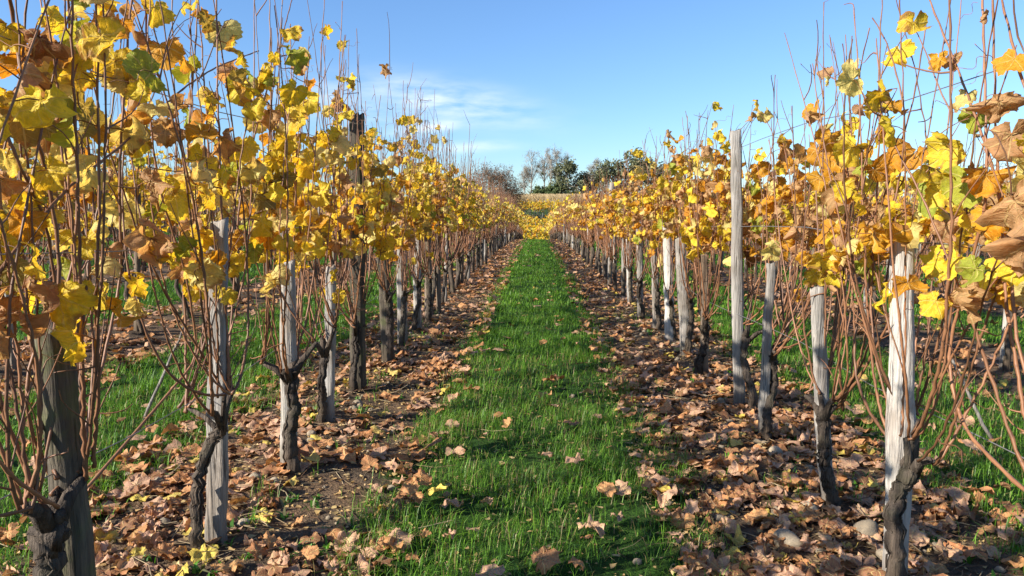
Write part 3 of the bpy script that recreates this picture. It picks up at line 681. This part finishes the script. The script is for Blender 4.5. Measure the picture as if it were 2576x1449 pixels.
tslow = MB(); tube(tslow, [(0, 0, -.05), (0, 0, .9), (.01, 0, 1.72)], [.032, .031, .028], 5); tslow.pack()
for i_, (x, y, z) in enumerate(Pz):
    q = int(spots[i_, 2]); s = rv.uniform(.93, 1.06); flip = rv.integers(2)*math.pi+rv.normal()*.08; tall = rv.uniform() < (.10 if q >= 0 else .06)
    if i_ in ind:
        far = rv.uniform() < np.clip((y-9)/10, 0, 1)
        V = pickfrom(rv, VS if (q in (-2, -3) and y > 7.5) else (VF if far else VL) if q < 0 else (VRF if far else VR))
        e = link('grapevine', None, loc=(x, y, z), rot=(0, 0, flip), scale=s); e.empty_display_size = .1
        rn = rowname.get(q, 'in the rows far from the grass path')
        hw = 'beyond the tenth ' if q in (-1, 0) else ''
        tag(e, f"yellow grapevine {hw}{rn}", 'grapevine', 'grapevines ' + rn)
        link('trunk', V[0], e); link('canes', V[1], e); link('foliage', V[2], e)
        st = link('wooden_stake', pickfrom(rv, TMESH if tall else SMESH), loc=(x+rv.normal()*.015, y+.07, z), rot=(rv.normal()*.02, rv.normal()*.02, rv.uniform(0, 6.28)), scale=(rv.uniform(.8, 1.2),)*2+(rv.uniform(.9, 1.1),))
        if tall: tag(st, f"tall post above the vines {hw}{rn}", 'post', 'tall posts ' + rn)
        else: tag(st, f"weathered wooden stake {hw}{rn}", 'stake', 'stakes ' + rn)
    else:
        if y > 45 and abs(q+.5) > 4: continue
        if not vis[i_] and y > 3: continue
        c_, s_ = math.cos(flip), math.sin(flip); Mx = np.array([[c_, -s_, 0], [s_, c_, 0], [0, 0, 1]])*s
        v = pickfrom(rv, LV); T = np.array([x, y, z])
        rest_t.merge(v[0], Mx, T); rest_c.merge(v[1], Mx, T); rest_f.merge(v[2], Mx, T)
        rest_s.merge(tslow if tall else slow, Mx, T+[0, .07, 0])
e = link('grapevines', None); tag(e, 'mass of yellow grapevines in the farther vineyard rows', 'grapevines', kind='stuff')
for nm, mb, mt in (('trunk', rest_t, M_bark), ('canes', rest_c, M_cane), ('foliage', rest_f, M_leaf)):
    o = link(nm, mb.mesh(nm, mt), e); o['kind'] = 'stuff'
tag(link('wooden_stakes', rest_s.mesh('wooden_stakes', M_stake)), 'many thin stakes standing in the farther vineyard rows', 'stakes', kind='stuff')

# wires
for q, nm in ((-1, 'row left of the grass path'), (0, 'row right of the grass path'), (-2, 'second row left of the grass path'), (1, 'second row right of the grass path')):
    x = ROWX+q*PITCHX
    for hgt, wn_ in ((.58, 'lowest'), (1.12, 'middle'), (1.6, 'top')):
        ys = np.linspace(.6, 62, 90); P = np.stack([np.full(90, x+.03)+.01*np.sin(ys), ys, gz(np.full(90, x), ys)+hgt+.012*np.sin(ys*2.1)], -1)
        mb = MB(); tube(mb, P, .0018, 4); tag(link('trellis_wire', mb.mesh('trellis_wire', M_wire, attr=False)), f"{wn_} thin steel wire strung along the {nm}", 'wire', 'trellis wires')

# ------------------------------------------------------------------ leaf litter
rl = np.random.default_rng(31)
def litter_geo(rng, segs, rings, size):
    V, Fs, uv = leaf_geo(rng, segs, rings, rng.uniform(.0, 1.1), rng.uniform(.7, 1.7), (.36, .6), 1.0 if segs > 12 else 0)
    V = V*size; V[:, 2] *= rng.choice([-1, 1])*rng.uniform(.35, 1.0); V = V-V.mean(0)
    Mx = frame(rng.uniform(0, 6.28), rng.normal()*.2, rng.normal()*.22); V = V @ Mx.T
    V[:, 2] -= np.quantile(V[:, 2], .12); return V, Fs, uv
LT = list(LITT); LW = np.array([.38, .36, .20, .06])
def lit_pts(x0, x1, y0, y1, dens):
    n = rl.poisson((x1-x0)*(y1-y0)*dens); return np.stack([rl.uniform(x0, x1, n), rl.uniform(y0, y1, n)], -1)
pts = []
for q in range(-4, 4):
    xc = ROWX+q*PITCHX; inner = q in (-1, 0)
    for y0, y1, d in ((1.2, 6, 250), (6, 14, 125), (14, 26, 80), (26, 50, 35)):
        if not inner: d *= .6 if abs(q+.5) < 2 else .35
        pts.append(lit_pts(xc-.72, xc+.72, y0, y1, d))
    mx = xc+PITCHX/2
    for y0, y1, d in ((1.2, 4, 20), (4, 8, 8), (8, 20, 3), (20, 34, 1)): pts.append(lit_pts(mx-.55, mx+.55, y0, y1, d))
pts = np.concatenate(pts)
rdd = np.abs(rowd(pts[:, 0])); clump = fnoise(pts[:, 0]*1.3, pts[:, 1]*1.3, 40)
keep = rl.uniform(size=len(pts)) < np.where(rdd < .72, np.clip(1.4-np.clip(rdd-.5, 0, 1)*2.5, .2, 1)*np.clip(-.2+clump*2.3, .15, 1), 1.0)
pts = pts[keep]; L3 = np.stack([pts[:, 0], pts[:, 1], gz(pts[:, 0], pts[:, 1])], -1)
vis = inview(L3, 100); L3 = L3[vis]; L3 = L3[np.argsort(np.linalg.norm(L3-CP, axis=1))]
LITLIB = {}
for t_ in LT:
    LITLIB[t_] = []
    for k in range(8):
        mb = MB(); V, Fs, uv = litter_geo(rl, 44, 7, .050)
        mb.add(V, Fs, tone_col(rl, t_, LITT), uv); LITLIB[t_].append(mb.mesh('fallen_leaf', M_litter))
inv = inview(L3, 0); litter = MB(); cnt = 0
for k, p in enumerate(L3):
    ingrass = abs(rowd(p[0])) > .66; t_ = LT[rl.choice(4, p=LW)]; lift = (.035 if ingrass else .004)+rl.uniform(0, .018)
    if inv[k] and cnt < 300:
        cnt += 1; sd_ = 'left' if p[0] < 0 else 'right'
        pl = 'caught in the path grass' if (ingrass and abs(p[0]) < 1) else (f'under the vine row {sd_} of the path' if abs(p[0]) < 2 else f'behind the vine row {sd_} of the path')
        o = link('fallen_leaf', pickfrom(rl, LITLIB[t_]), loc=p+[0, 0, lift], rot=(rl.normal()*.2, rl.normal()*.2, rl.uniform(0, 6.28)), scale=rl.uniform(.6, 1.4))
        tag(o, f"curled {t_} vine leaf {pl}", 'leaf', f"{t_} leaves {pl}")
    else:
        d = p[1]; V, Fs, uv = litter_geo(rl, 20 if d < 6 else (12 if d < 12 else 8), 3 if d < 6 else (2 if d < 12 else 1), .054*rl.uniform(.45, 1.35))
        litter.add(V+p+[0, 0, lift], Fs, tone_col(rl, t_, LITT), uv)
bits = np.concatenate([lit_pts(-ROWX-.75, -ROWX+.75, 1.3, 6, 620), lit_pts(ROWX-.75, ROWX+.75, 1.3, 6, 620), lit_pts(-ROWX-.75, -ROWX+.75, 6, 12, 220), lit_pts(ROWX-.75, ROWX+.75, 6, 12, 220), lit_pts(-.6, .6, 1.4, 5, 160)])
for x, y in bits:                                         # torn scraps
    n_ = int(rl.integers(4, 7)); a_ = np.sort(rl.uniform(0, 6.28, n_)); r_ = rl.uniform(.005, .020)*rl.uniform(.5, 1.2, n_)
    V = np.stack([r_*np.cos(a_), r_*np.sin(a_), rl.normal(size=n_)*.003], -1); V = np.vstack([V, [0, 0, rl.normal()*.004]])
    k_ = np.arange(n_); c_ = tone_col(rl, LT[rl.choice(3, p=(.25, .35, .40))], LITT); c_[:3] *= rl.uniform(.5, 1.05)
    litter.add(V+[x, y, float(gz(x, y))+rl.uniform(.003, .012)], [np.stack([k_, (k_+1) % n_, np.full(n_, n_)], -1)], c_, np.full((n_+1, 3), .05))
tag(link('leaf_litter', litter.mesh('leaf_litter', M_litter)), 'carpet of dry brown vine leaves under the rows', 'leaf litter', kind='stuff')

# ------------------------------------------------------------------ grass
rg = np.random.default_rng(41)
def blades(P, hmin, hmax, wid, rng):
    n = len(P); az = rng.uniform(0, 6.28, n); h = rng.uniform(hmin, hmax, n); ln = rng.uniform(.15, 1.35, n)*h
    D = np.stack([np.cos(az), np.sin(az), np.zeros(n)], -1); S = np.stack([-np.sin(az), np.cos(az), np.zeros(n)], -1)*(wid*rng.uniform(.6, 1.3, n))[:, None]
    up = np.array([0, 0, 1.])
    m_ = P+D*(ln*.35)[:, None]+up*(h*.62)[:, None]; t_ = P+D*ln[:, None]+up*(h*np.clip(1-.33*(ln/h)**2, .4, 1))[:, None]
    V = np.stack([P-S, P+S, m_+S*.75, m_-S*.75, t_], 1).reshape(-1, 3); b_ = np.arange(n)*5
    Q = np.stack([b_, b_+1, b_+2, b_+3], -1); T3 = np.stack([b_+3, b_+2, b_+4], -1)
    r = rng.uniform(size=n)[:, None]; c = np.array([.058, .155, .014])*(1-r)+np.array([.185, .36, .035])*r
    dry = rng.uniform(size=n) < np.where(P[:, 1] < 6, .17, .03); c[dry] = np.array([.28, .22, .09])
    C = np.concatenate([c*rng.uniform(.8, 1.2, (n, 1)), np.ones((n, 1))], 1)
    return V, [Q, T3], np.repeat(C, 5, 0)
gm = MB()
for q in range(-5, 5):
    mx = q*PITCHX
    for y0, y1, dens, wid, hm in ((1.3, 4.5, 6600, .0014, .10), (4.5, 9, 3900, .0019, .105), (9, 17, 1900, .0036, .10), (17, 30, 900, .006, .09), (30, 50, 520, .010, .09)):
        if q: dens *= .75 if abs(q) < 2 else .4; wid *= 1 if not q else 1.35
        n = int(1.7*(y1-y0)*dens); x = rg.uniform(-.85, .85, n); y = rg.uniform(y0, y1, n)
        P = np.stack([x+mx, y, gz(x+mx, y)-.004], -1)
        edge = np.abs(x)+.32*(fnoise(P[:, 0]*2.5, y*2.5, 55)-.5); cl_ = fnoise(P[:, 0]*3.5, y*3.5, 77)
        thin = np.clip((y-1.2)/2.4, .55, 1)
        k = (edge < .64+.10*np.clip((5-y)/3, 0, 1)+.04*rg.normal(size=n)) & (rg.uniform(size=n) < np.clip(.08+2.4*(cl_-.24), .06, 1)*thin) & inview(P, 120)
        P = P[k]; hh = (.6+.8*cl_[k])
        V, Fs, C = blades(P, .035, hm, wid, rg)
        V = V.reshape(-1, 5, 3); V[:, 2:, 2] = P[:, None, 2]+(V[:, 2:, 2]-P[:, None, 2])*hh[:, None]
        gm.add(V.reshape(-1, 3), Fs, C)
# stray tufts in the litter
n = 2600; x = rg.uniform(-4.5, 4.5, n); y = rg.uniform(1.4, 9, n); k = fnoise(x*1.7, y*1.7, 91) > .55; x, y = x[k], y[k]
x = np.repeat(x, 7)+rg.normal(size=7*len(x))*.015; y = np.repeat(y, 7)+rg.normal(size=7*len(y))*.015
V, Fs, C = blades(np.stack([x, y, gz(x, y)-.004], -1), .03, .10, .0017, rg); gm.add(V, Fs, C)
# low broad-leaved weeds
n = 420; x = rg.choice([-1, 1], n)*rg.uniform(.45, 1.9, n); y = rg.uniform(1.4, 8, n); k = fnoise(x*2.1, y*2.1, 17) > .5; x, y = x[k], y[k]
x = np.repeat(x, 8)+rg.normal(size=8*len(x))*.012; y = np.repeat(y, 8)+rg.normal(size=8*len(y))*.012
V, Fs, C = blades(np.stack([x, y, gz(x, y)-.003], -1), .012, .05, .0065, rg); gm.add(V, Fs, C*np.array([.7, .85, 1, 1]))
tag(link('grass', gm.mesh('grass', M_grass, smooth=False)), 'lush green grass growing in strips between the vine rows', 'grass', kind='stuff')

# ------------------------------------------------------------------ twigs and straw, stones
tw = MB(); rt = np.random.default_rng(51)
n = 2600; x = np.concatenate([rt.normal(ROWX, .4, n//2), rt.normal(-ROWX, .4, n//2)]); y = 1.4+9*rt.uniform(size=n)**1.6
for k in range(n):
    L = rt.uniform(.04, .22); az = rt.uniform(0, 6.28); p = np.array([x[k], y[k], float(gz(x[k], y[k]))+rt.uniform(.002, .03)])
    d = np.array([math.cos(az), math.sin(az), rt.normal()*.15]); nrm = np.array([-math.sin(az), math.cos(az), 0])
    c = pickfrom(rt, [(.25, .18, .10), (.16, .09, .05), (.36, .28, .17), (.10, .06, .04)])
    tube(tw, [p-d*L/2, p+nrm*L*rt.normal()*.12, p+d*L/2], rt.uniform(.0008, .0026), 3, (*c, 1), cap=False)
tag(link('dead_twigs', tw.mesh('dead_twigs', M_twig)), 'scattered thin dead twigs and straw on the soil', 'twigs', kind='stuff')
def stone_mesh(rng, seg=18):
    mb = MB(); k, n = seg, seg//2; th = np.linspace(0, math.pi, n+1); a = np.arange(k)*2*math.pi/k
    A, T = np.meshgrid(a, th); d = np.stack([np.sin(T)*np.cos(A), np.sin(T)*np.sin(A), np.cos(T)], -1).reshape(-1, 3)
    r = np.ones(len(d))
    for _ in range(7):
        w_ = rng.normal(size=3); w_ /= np.linalg.norm(w_); r += .14*np.sin(d @ w_*rng.uniform(1.5, 4)+rng.uniform(0, 6.28))*.6
        r = np.minimum(r, rng.uniform(.86, 1.1)/np.maximum(d @ w_, .2))
    V = d*r[:, None]*np.array([1, rng.uniform(.65, .9), rng.uniform(.5, .75)])
    i = np.arange(n)[:, None]*k; j = np.arange(k)[None]; j2 = (j+1) % k
    mb.add(V, [np.stack([i+j, i+k+j, i+k+j2, i+j2], -1).reshape(-1, 4)]); return mb
SM = [stone_mesh(rt).mesh('stone', M_stone, attr=False) for _ in range(9)]
# big ones seen in the picture: px, py of the base, radius in px
for px, py, rp, lab in ((2172, 1352, 42, 'large rounded tan stone near the base of the thick whitish stake'), (2030, 1300, 28, 'low flat tan stone in the litter left of the thick whitish stake'),
                        (1950, 1150, 26, 'grey round stone below the slim grey stake'), (1815, 1012, 17, 'tan stone at the foot of the tall pale post'), (1985, 1368, 38, 'flat slab stone half hidden by leaves, before the whitish flat-topped stake'),
                        (2225, 1408, 24, 'small stone in the shade left of the thick whitish stake'), (2360, 1385, 20, 'small tan stone right of the thick whitish stake'), (1980, 1070, 14, 'pale pebble right of the slim grey stake'),
                        (640, 1215, 18, 'small pebble right of the pale split-wood stake'), (612, 1330, 20, 'round stone beside the foot of the pale split-wood stake'), (785, 1105, 16, 'tan stone in the leaves right of the flat stake'),
                        (690, 1225, 15, 'tan pebble left of the flat stake foot'), (1720, 990, 14, 'tan stone at the right edge of the grass path')):
    p = at_z(px, py, .02); s = rp/F*np.linalg.norm(p-CP); p[2] = gz(p[0], p[1])+s*.25
    tag(link('stone', pickfrom(rt, SM), loc=p, rot=(rt.normal()*.2, rt.normal()*.2, rt.uniform(0, 6.28)), scale=s*.82), lab, 'stone', 'stones on the vineyard soil')
peb = MB()
PB = [stone_mesh(rt, 8) for _ in range(6)]
n = 560; x = np.where(rt.uniform(size=n) < .7, rt.normal(ROWX-.05, .33, n), rt.normal(-ROWX, .35, n)); y = 1.5+10*rt.uniform(size=n)**1.4; s = rt.uniform(.008, .03, n)*np.where(rt.uniform(size=n) < .1, 1.5, 1)
for k in range(n): peb.merge(pickfrom(rt, PB), np.eye(3)*s[k], np.array([x[k], y[k], float(gz(x[k], y[k]))+s[k]*.2]))
tag(link('pebbles', peb.mesh('pebbles', M_stone, attr=False)), 'small tan pebbles scattered over the soil under the vines', 'pebbles', kind='stuff')
# leaning sticks
for (x0, y0, x1, y1, dx, lab) in ((345, 1092, 462, 822, -2.2, 'thin grey stick leaning in the grass behind the pale split-wood stake'), (2500, 1118, 2388, 890, 2.0, 'thin grey stick leaning behind the thick whitish stake')):
    a = at_z(x0, y0, .0); b_ = at_y(x1, y1, a[1]+.1); mb = MB(); u = np.linspace(-.05, 1, 9)[:, None]; P = a+(b_-a)*u; P[:, 0] += rt.normal(size=9)*.004
    tube(mb, P-a, np.linspace(.010, .006, 9), 7, gnarl=.08, rng=rt); tag(link('leaning_stick', mb.mesh('leaning_stick', M_stake, attr=False), loc=a), lab, 'stick')

# ------------------------------------------------------------------ hillside across the dip
rh = np.random.default_rng(61); hf, hs = MB(), MB()
WH = (('yellow', .55), ('gold', .25), ('green', .12), ('olive', .08))
protos = []
for k in range(14):
    f = MB()
    for j in range(9):
        V, Fs, uv = leaf_geo(rh, 8, 1, .8, 1.0)
        f.add((V*rh.uniform(.16, .26)) @ frame(rh.uniform(0, 6.28), rh.normal(.9, .4), rh.normal()*.5).T+rh.normal(size=3)*[.3, .2, .2], Fs, tone_col(rh, pick(rh, WH), TONES), uv)
    protos.append(f.pack())
for y in np.arange(78, 171, 2.6):
    x0, x1 = -.10*y-4, .16*y+6
    for x in np.arange(x0, x1, .42):
        z = float(gz(x, y))
        if rh.uniform() < (.06 if 137 < y < 153 else .93): hf.merge(pickfrom(rh, protos), np.eye(3)*rh.uniform(.8, 1.2), np.array([x, y+rh.normal()*.15, z+rh.uniform(.9, 1.6)]))  # vines mostly left out mid-slope; the bare green band stands in for shade
    for x in np.arange(x0, x1, 1.0):
        x_ = x+rh.normal()*.15; z = float(gz(x_, y)); h = rh.uniform(1.2, 2.0); tube(hs, [(x_, y, z-.1), (x_, y, z+h)], .035, 4)
e = tag(link('hillside_vines', hf.mesh('hillside_vines', M_leaf)), 'yellow vineyard rows on the hillside across the dip', 'vines', kind='stuff')
tag(link('hillside_stakes', hs.mesh('hillside_stakes', M_stake, attr=False)), 'pale stakes of the vineyard rows on the far hillside', 'stakes', kind='stuff')
cm = MB(); n = 5200; x = rh.uniform(-22, 62, n); y = 186+26*rh.uniform(size=n)**1.5
for k in range(n):
    z = float(gz(x[k], y[k])); h = rh.uniform(1.7, 2.3); P = np.array([x[k], y[k], z]); c = np.array([.66, .50, .29])*rh.uniform(.8, 1.15)
    V = []; Q = []
    for j in range(4):
        az = rh.uniform(0, 6.28); d = np.array([math.cos(az), math.sin(az), 0]); s_ = np.array([-math.sin(az), math.cos(az), 0])*.06; hb = h*(.35+.18*j); L = rh.uniform(.3, .6)
        b0 = len(V); m_ = P+d*L*.5+[0, 0, hb+.22]; t_ = P+d*L+[0, 0, hb-.05]; r_ = P+[0, 0, hb]
        V += [r_-s_*.5, r_+s_*.5, m_+s_, m_-s_, t_+s_*.3, t_-s_*.3]; Q += [[b0, b0+1, b0+2, b0+3], [b0+3, b0+2, b0+4, b0+5]]
    b0 = len(V); s_ = np.array([.03, 0, 0]); V += [P-s_, P+s_, P+s_*.6+[0, 0, h], P-s_*.6+[0, 0, h]]; Q += [[b0, b0+1, b0+2, b0+3]]
    cm.add(np.array(V), [np.array(Q)], (*c, 1))
tag(link('corn', cm.mesh('corn', M_corn, smooth=False)), 'band of dry tan corn standing at the top of the hill', 'corn', kind='stuff')

# ------------------------------------------------------------------ trees
rtree = np.random.default_rng(71)
def grow(mb, tips, p, d, L, r, lev, rng, up=.25, spread=.55, nchild=3, wig=.12, shrink=.68):
    n = 5 if lev > 1 else 3; P = [p]; q = p.copy(); dd = d.copy()
    for k in range(n-1):
        dd = dd+rng.normal(size=3)*wig+np.array([0, 0, up*.12]); dd /= np.linalg.norm(dd); q = q+dd*L/(n-1); P.append(q.copy())
    tube(mb, P, np.linspace(r, r*.6, n), 5 if lev > 2 else 3, cap=False)
    if lev == 0: tips.append(q); return
    for k in range(nchild+(rng.uniform() < .5)):
        u = rng.uniform(.35, 1.0); i0 = min(int(u*(n-1)), n-2); b0 = P[i0]+(P[i0+1]-P[i0])*(u*(n-1)-i0)
        v = rng.normal(size=3); v -= dd*np.dot(v, dd); v /= np.linalg.norm(v)+1e-9
        nd = dd+v*spread*rng.uniform(.6, 1.5)+np.array([0, 0, up]); nd /= np.linalg.norm(nd)
        grow(mb, tips, b0, nd, L*shrink*rng.uniform(.7, 1.15), r*.5, lev-1, rng, up, spread, nchild, wig, shrink)
def foliage(pts, n, size, spreadr, cols, rng, asp=.5):
    mb = MB()
    pts = np.asarray(pts); c0 = pts[rng.integers(len(pts), size=n)]+rng.normal(size=(n, 3))*spreadr
    a = rng.normal(size=(n, 3)); a /= np.linalg.norm(a, axis=1)[:, None]; b_ = np.cross(a, rng.normal(size=(n, 3))); b_ /= np.linalg.norm(b_, axis=1)[:, None]
    s = size*rng.uniform(.6, 1.4, n)[:, None]
    V = np.stack([c0-a*s, c0+b_*s*asp, c0+a*s, c0-b_*s*asp], 1).reshape(-1, 3); k = np.arange(n)*4
    t = rng.uniform(size=(n, 1)); C = np.array(cols[0])*(1-t)+np.array(cols[1])*t
    mb.add(V, [np.stack([k, k+1, k+2, k+3], -1)], np.repeat(np.concatenate([C, np.ones((n, 1))], 1), 4, 0)); return mb
GREEN = ((.085, .10, .05), (.19, .19, .10)); OLIVE = ((.11, .10, .055), (.20, .165, .09)); IVY = ((.055, .085, .032), (.14, .17, .065))
def round_tree(rng, h, cols, dens=2600, sz=.32):
    tb = MB(); tips = []; p = np.array([0, 0, -.3])
    P = np.array([[0, 0, -.3], [.1, 0, h*.25], [0, .1, h*.45]]); tube(tb, P, [h*.026, h*.02, h*.016], 6)
    for k in range(8):
        d = rng.normal(size=3)*.6+[0, 0, .75]; d /= np.linalg.norm(d); b0 = P[1]+(P[2]-P[1])*rng.uniform(-.2, 1)
        grow(tb, tips, b0, d, h*.27, h*.010, 2, rng, .12, .6, 3)
    return tb.mesh('trunk', M_tbark), foliage(tips, dens, sz, h*.045, cols, rng).mesh('crown', M_crown, smooth=False)
def slender_tree(rng, h, ivy=.0):
    tb = MB(); tips = []; P = np.array([[0, 0, -.3], [rng.normal()*.2, 0, h*.35], [rng.normal()*.4, 0, h*.7], [rng.normal()*.5, 0, h*.97]])
    tube(tb, P, [h*.017, h*.014, h*.010, h*.004], 6)
    for k in range(26):
        z = rng.uniform(.3, .97); b0 = np.array([np.interp(z, [0, .35, .7, .97], P[:, j]) for j in range(3)])
        az = rng.uniform(0, 6.28); d = np.array([math.cos(az)*.6, math.sin(az)*.6, .9]); d /= np.linalg.norm(d)
        grow(tb, tips, b0, d, h*.19*(1.25-z*.7), h*.0065, 2, rng, .22, .6, 2)
    return tb, tips, P
def tree_at(name, px, y, parts, label, group, s=1.0, cat='tree'):
    x = (px-1349)/1800*y; e = link(name, None, loc=(x, y, float(gz(x, y))), rot=(0, 0, rtree.uniform(0, 6.28)), scale=s); tag(e, label, cat, group)
    for nm, me in parts: link(nm, me, e)
    return e
# big bare round tree on the left of the dip
tb = MB(); tips = []
for k in range(17):
    d = rtree.normal(size=3)*[.85, .85, .4]+[0, 0, .62]; d /= np.linalg.norm(d)
    grow(tb, tips, np.array([0, 0, .6+.7*rtree.uniform()]), d, 5.6, .10, 4, rtree, .05, .62, 3, .16, .66)
tr_ = MB(); tube(tr_, [(0, 0, -.4), (.1, 0, .9), (0, 0, 2.2)], [.34, .26, .2], 8)
th_ = rtree.uniform(0, 6.28, 900); ph_ = np.arccos(rtree.uniform(-.1, 1, 900)); rr_ = rtree.uniform(.62, 1.0, 900)**.6*rtree.uniform(.9, 1.05, 900)
dome = np.stack([6.6*rr_*np.sin(ph_)*np.cos(th_), 6.6*rr_*np.sin(ph_)*np.sin(th_), 1.6+9.6*rr_*np.cos(ph_)*.98], -1)
tips = list(np.array(tips)[rtree.choice(len(tips), 500)])+list(dome)
twm = foliage(tips, 16000, .26, .42, ((.11, .065, .04), (.20, .125, .075)), rtree, .16)
tree_at('bare_tree', 1236, 142, (('trunk', tr_.mesh('trunk', M_bbark)), ('branches', tb.mesh('branches', M_bbark)), ('crown', twm.mesh('crown', M_crown, smooth=False))),
        'broad rounded brown leafless tree beyond the left vine row', None)
mist = foliage([np.zeros(3)], 220, .13, .2, ((.05, .07, .025), (.10, .125, .045)), rtree).mesh('mistletoe', M_crown, smooth=False)
def mist_tree(px, y, h, balls, label, ivyh=0):
    tb, tips, P = slender_tree(rtree, h*1.16); parts = [('trunk', tb.mesh('trunk', M_tbark)), ('crown', foliage(tips, 1100, .55, .35, ((.22, .19, .16), (.36, .32, .27)), rtree, .05).mesh('crown', M_crown, smooth=False))]
    if ivyh:
        zz = rtree.uniform(0, ivyh, 60); pts = np.stack([np.interp(zz/h, [0, .35, .7, .97], P[:, 0]), np.zeros(60), zz], -1)
        parts.append(('ivy', foliage(pts, 900, .22, .55, IVY, rtree).mesh('ivy', M_crown, smooth=False)))
    e = tree_at('slender_tree', px, y, parts, label, 'trees on the skyline')
    tp = np.array(tips); tp = tp[(tp[:, 2] > h*.45) & (tp[:, 2] < h*.88)]
    for k in range(balls): link('mistletoe', mist, e, tp[rtree.integers(len(tp))]*np.array([.8, .8, .96]), scale=float(rtree.uniform(.65, 1.3)))
mist_tree(1318, 246, 9.5, 0, 'thinnest bare tree at the left end of the skyline trees', 2)
mist_tree(1336, 250, 14.2, 7, 'slender bare tree with dark mistletoe balls, left of two mistletoe trees', 3.5)
mist_tree(1368, 252, 15.2, 10, 'tallest slender bare tree hung with many mistletoe balls', 4.5)
mist_tree(1384, 248, 13.2, 4, 'bare tree with a few mistletoe balls right of the tallest one', 6)
mist_tree(1402, 255, 14.8, 4, 'tall bare tree rising just left of the dense green tree', 6)
mist_tree(1425, 258, 13.8, 2, 'bare thin crowned tree standing behind the dense green tree', 5)
mist_tree(1484, 250, 11.0, 0, 'pale bare tree in the gap right of the dense green tree', 3)
mist_tree(1498, 256, 11.8, 1, 'pale bare tree in the gap left of the rounded green tree', 2)
mist_tree(1512, 250, 9.5, 0, 'short pale bare tree beside the rounded green tree', 3)
RT = [round_tree(rtree, 12.0, GREEN, 3400), round_tree(rtree, 11.0, OLIVE, 1900), round_tree(rtree, 11.0, GREEN, 2300), round_tree(rtree, 5.0, IVY, 1300, .24), round_tree(rtree, 12, GREEN, 2100)]
def rt_at(px, y, v, s, label, group='trees on the skyline'): tree_at('leafy_tree', px, y, (('trunk', RT[v][0]), ('crown', RT[v][1])), label, group, s)
rt_at(1428, 248, 0, 1.45, 'dense dark green tree in the middle of the skyline trees')
rt_at(1466, 254, 1, 1.25, 'thin olive brown tree right of the dense green tree')
rt_at(1538, 252, 2, 1.55, 'rounded grey green tree near the right vine row')
rt_at(1598, 256, 4, 1.75, 'tall rounded tree at the right end of the skyline, above the vine leaves')
rt_at(1632, 252, 1, 1.7, 'olive brown tree just behind the right vine row top')
rt_at(1570, 260, 1, .95, 'low olive tree between two rounded green trees')
for px, y, s in ((1338, 244, .8), (1352, 240, 1.15), (1370, 242, 1.45), (1388, 240, 1.2), (1406, 244, 1.6), (1440, 240, 1.0), (1462, 243, .9), (1490, 242, .6), (1520, 242, .7), (1552, 242, .8)):
    rt_at(px, y, 3, s, 'dark ivy green bush at the foot of the skyline trees', 'bushes under the skyline trees')
for k in range(26):
    px = (1660+k*75) if k < 13 else (1130-(k-13)*85); rt_at(px+rtree.normal()*15, 258+rtree.normal()*6, int(rtree.choice([1, 2, 4])), float(rtree.uniform(.65, .95)), 'distant tree glimpsed on the horizon through the vine rows', 'distant trees behind the vine rows')
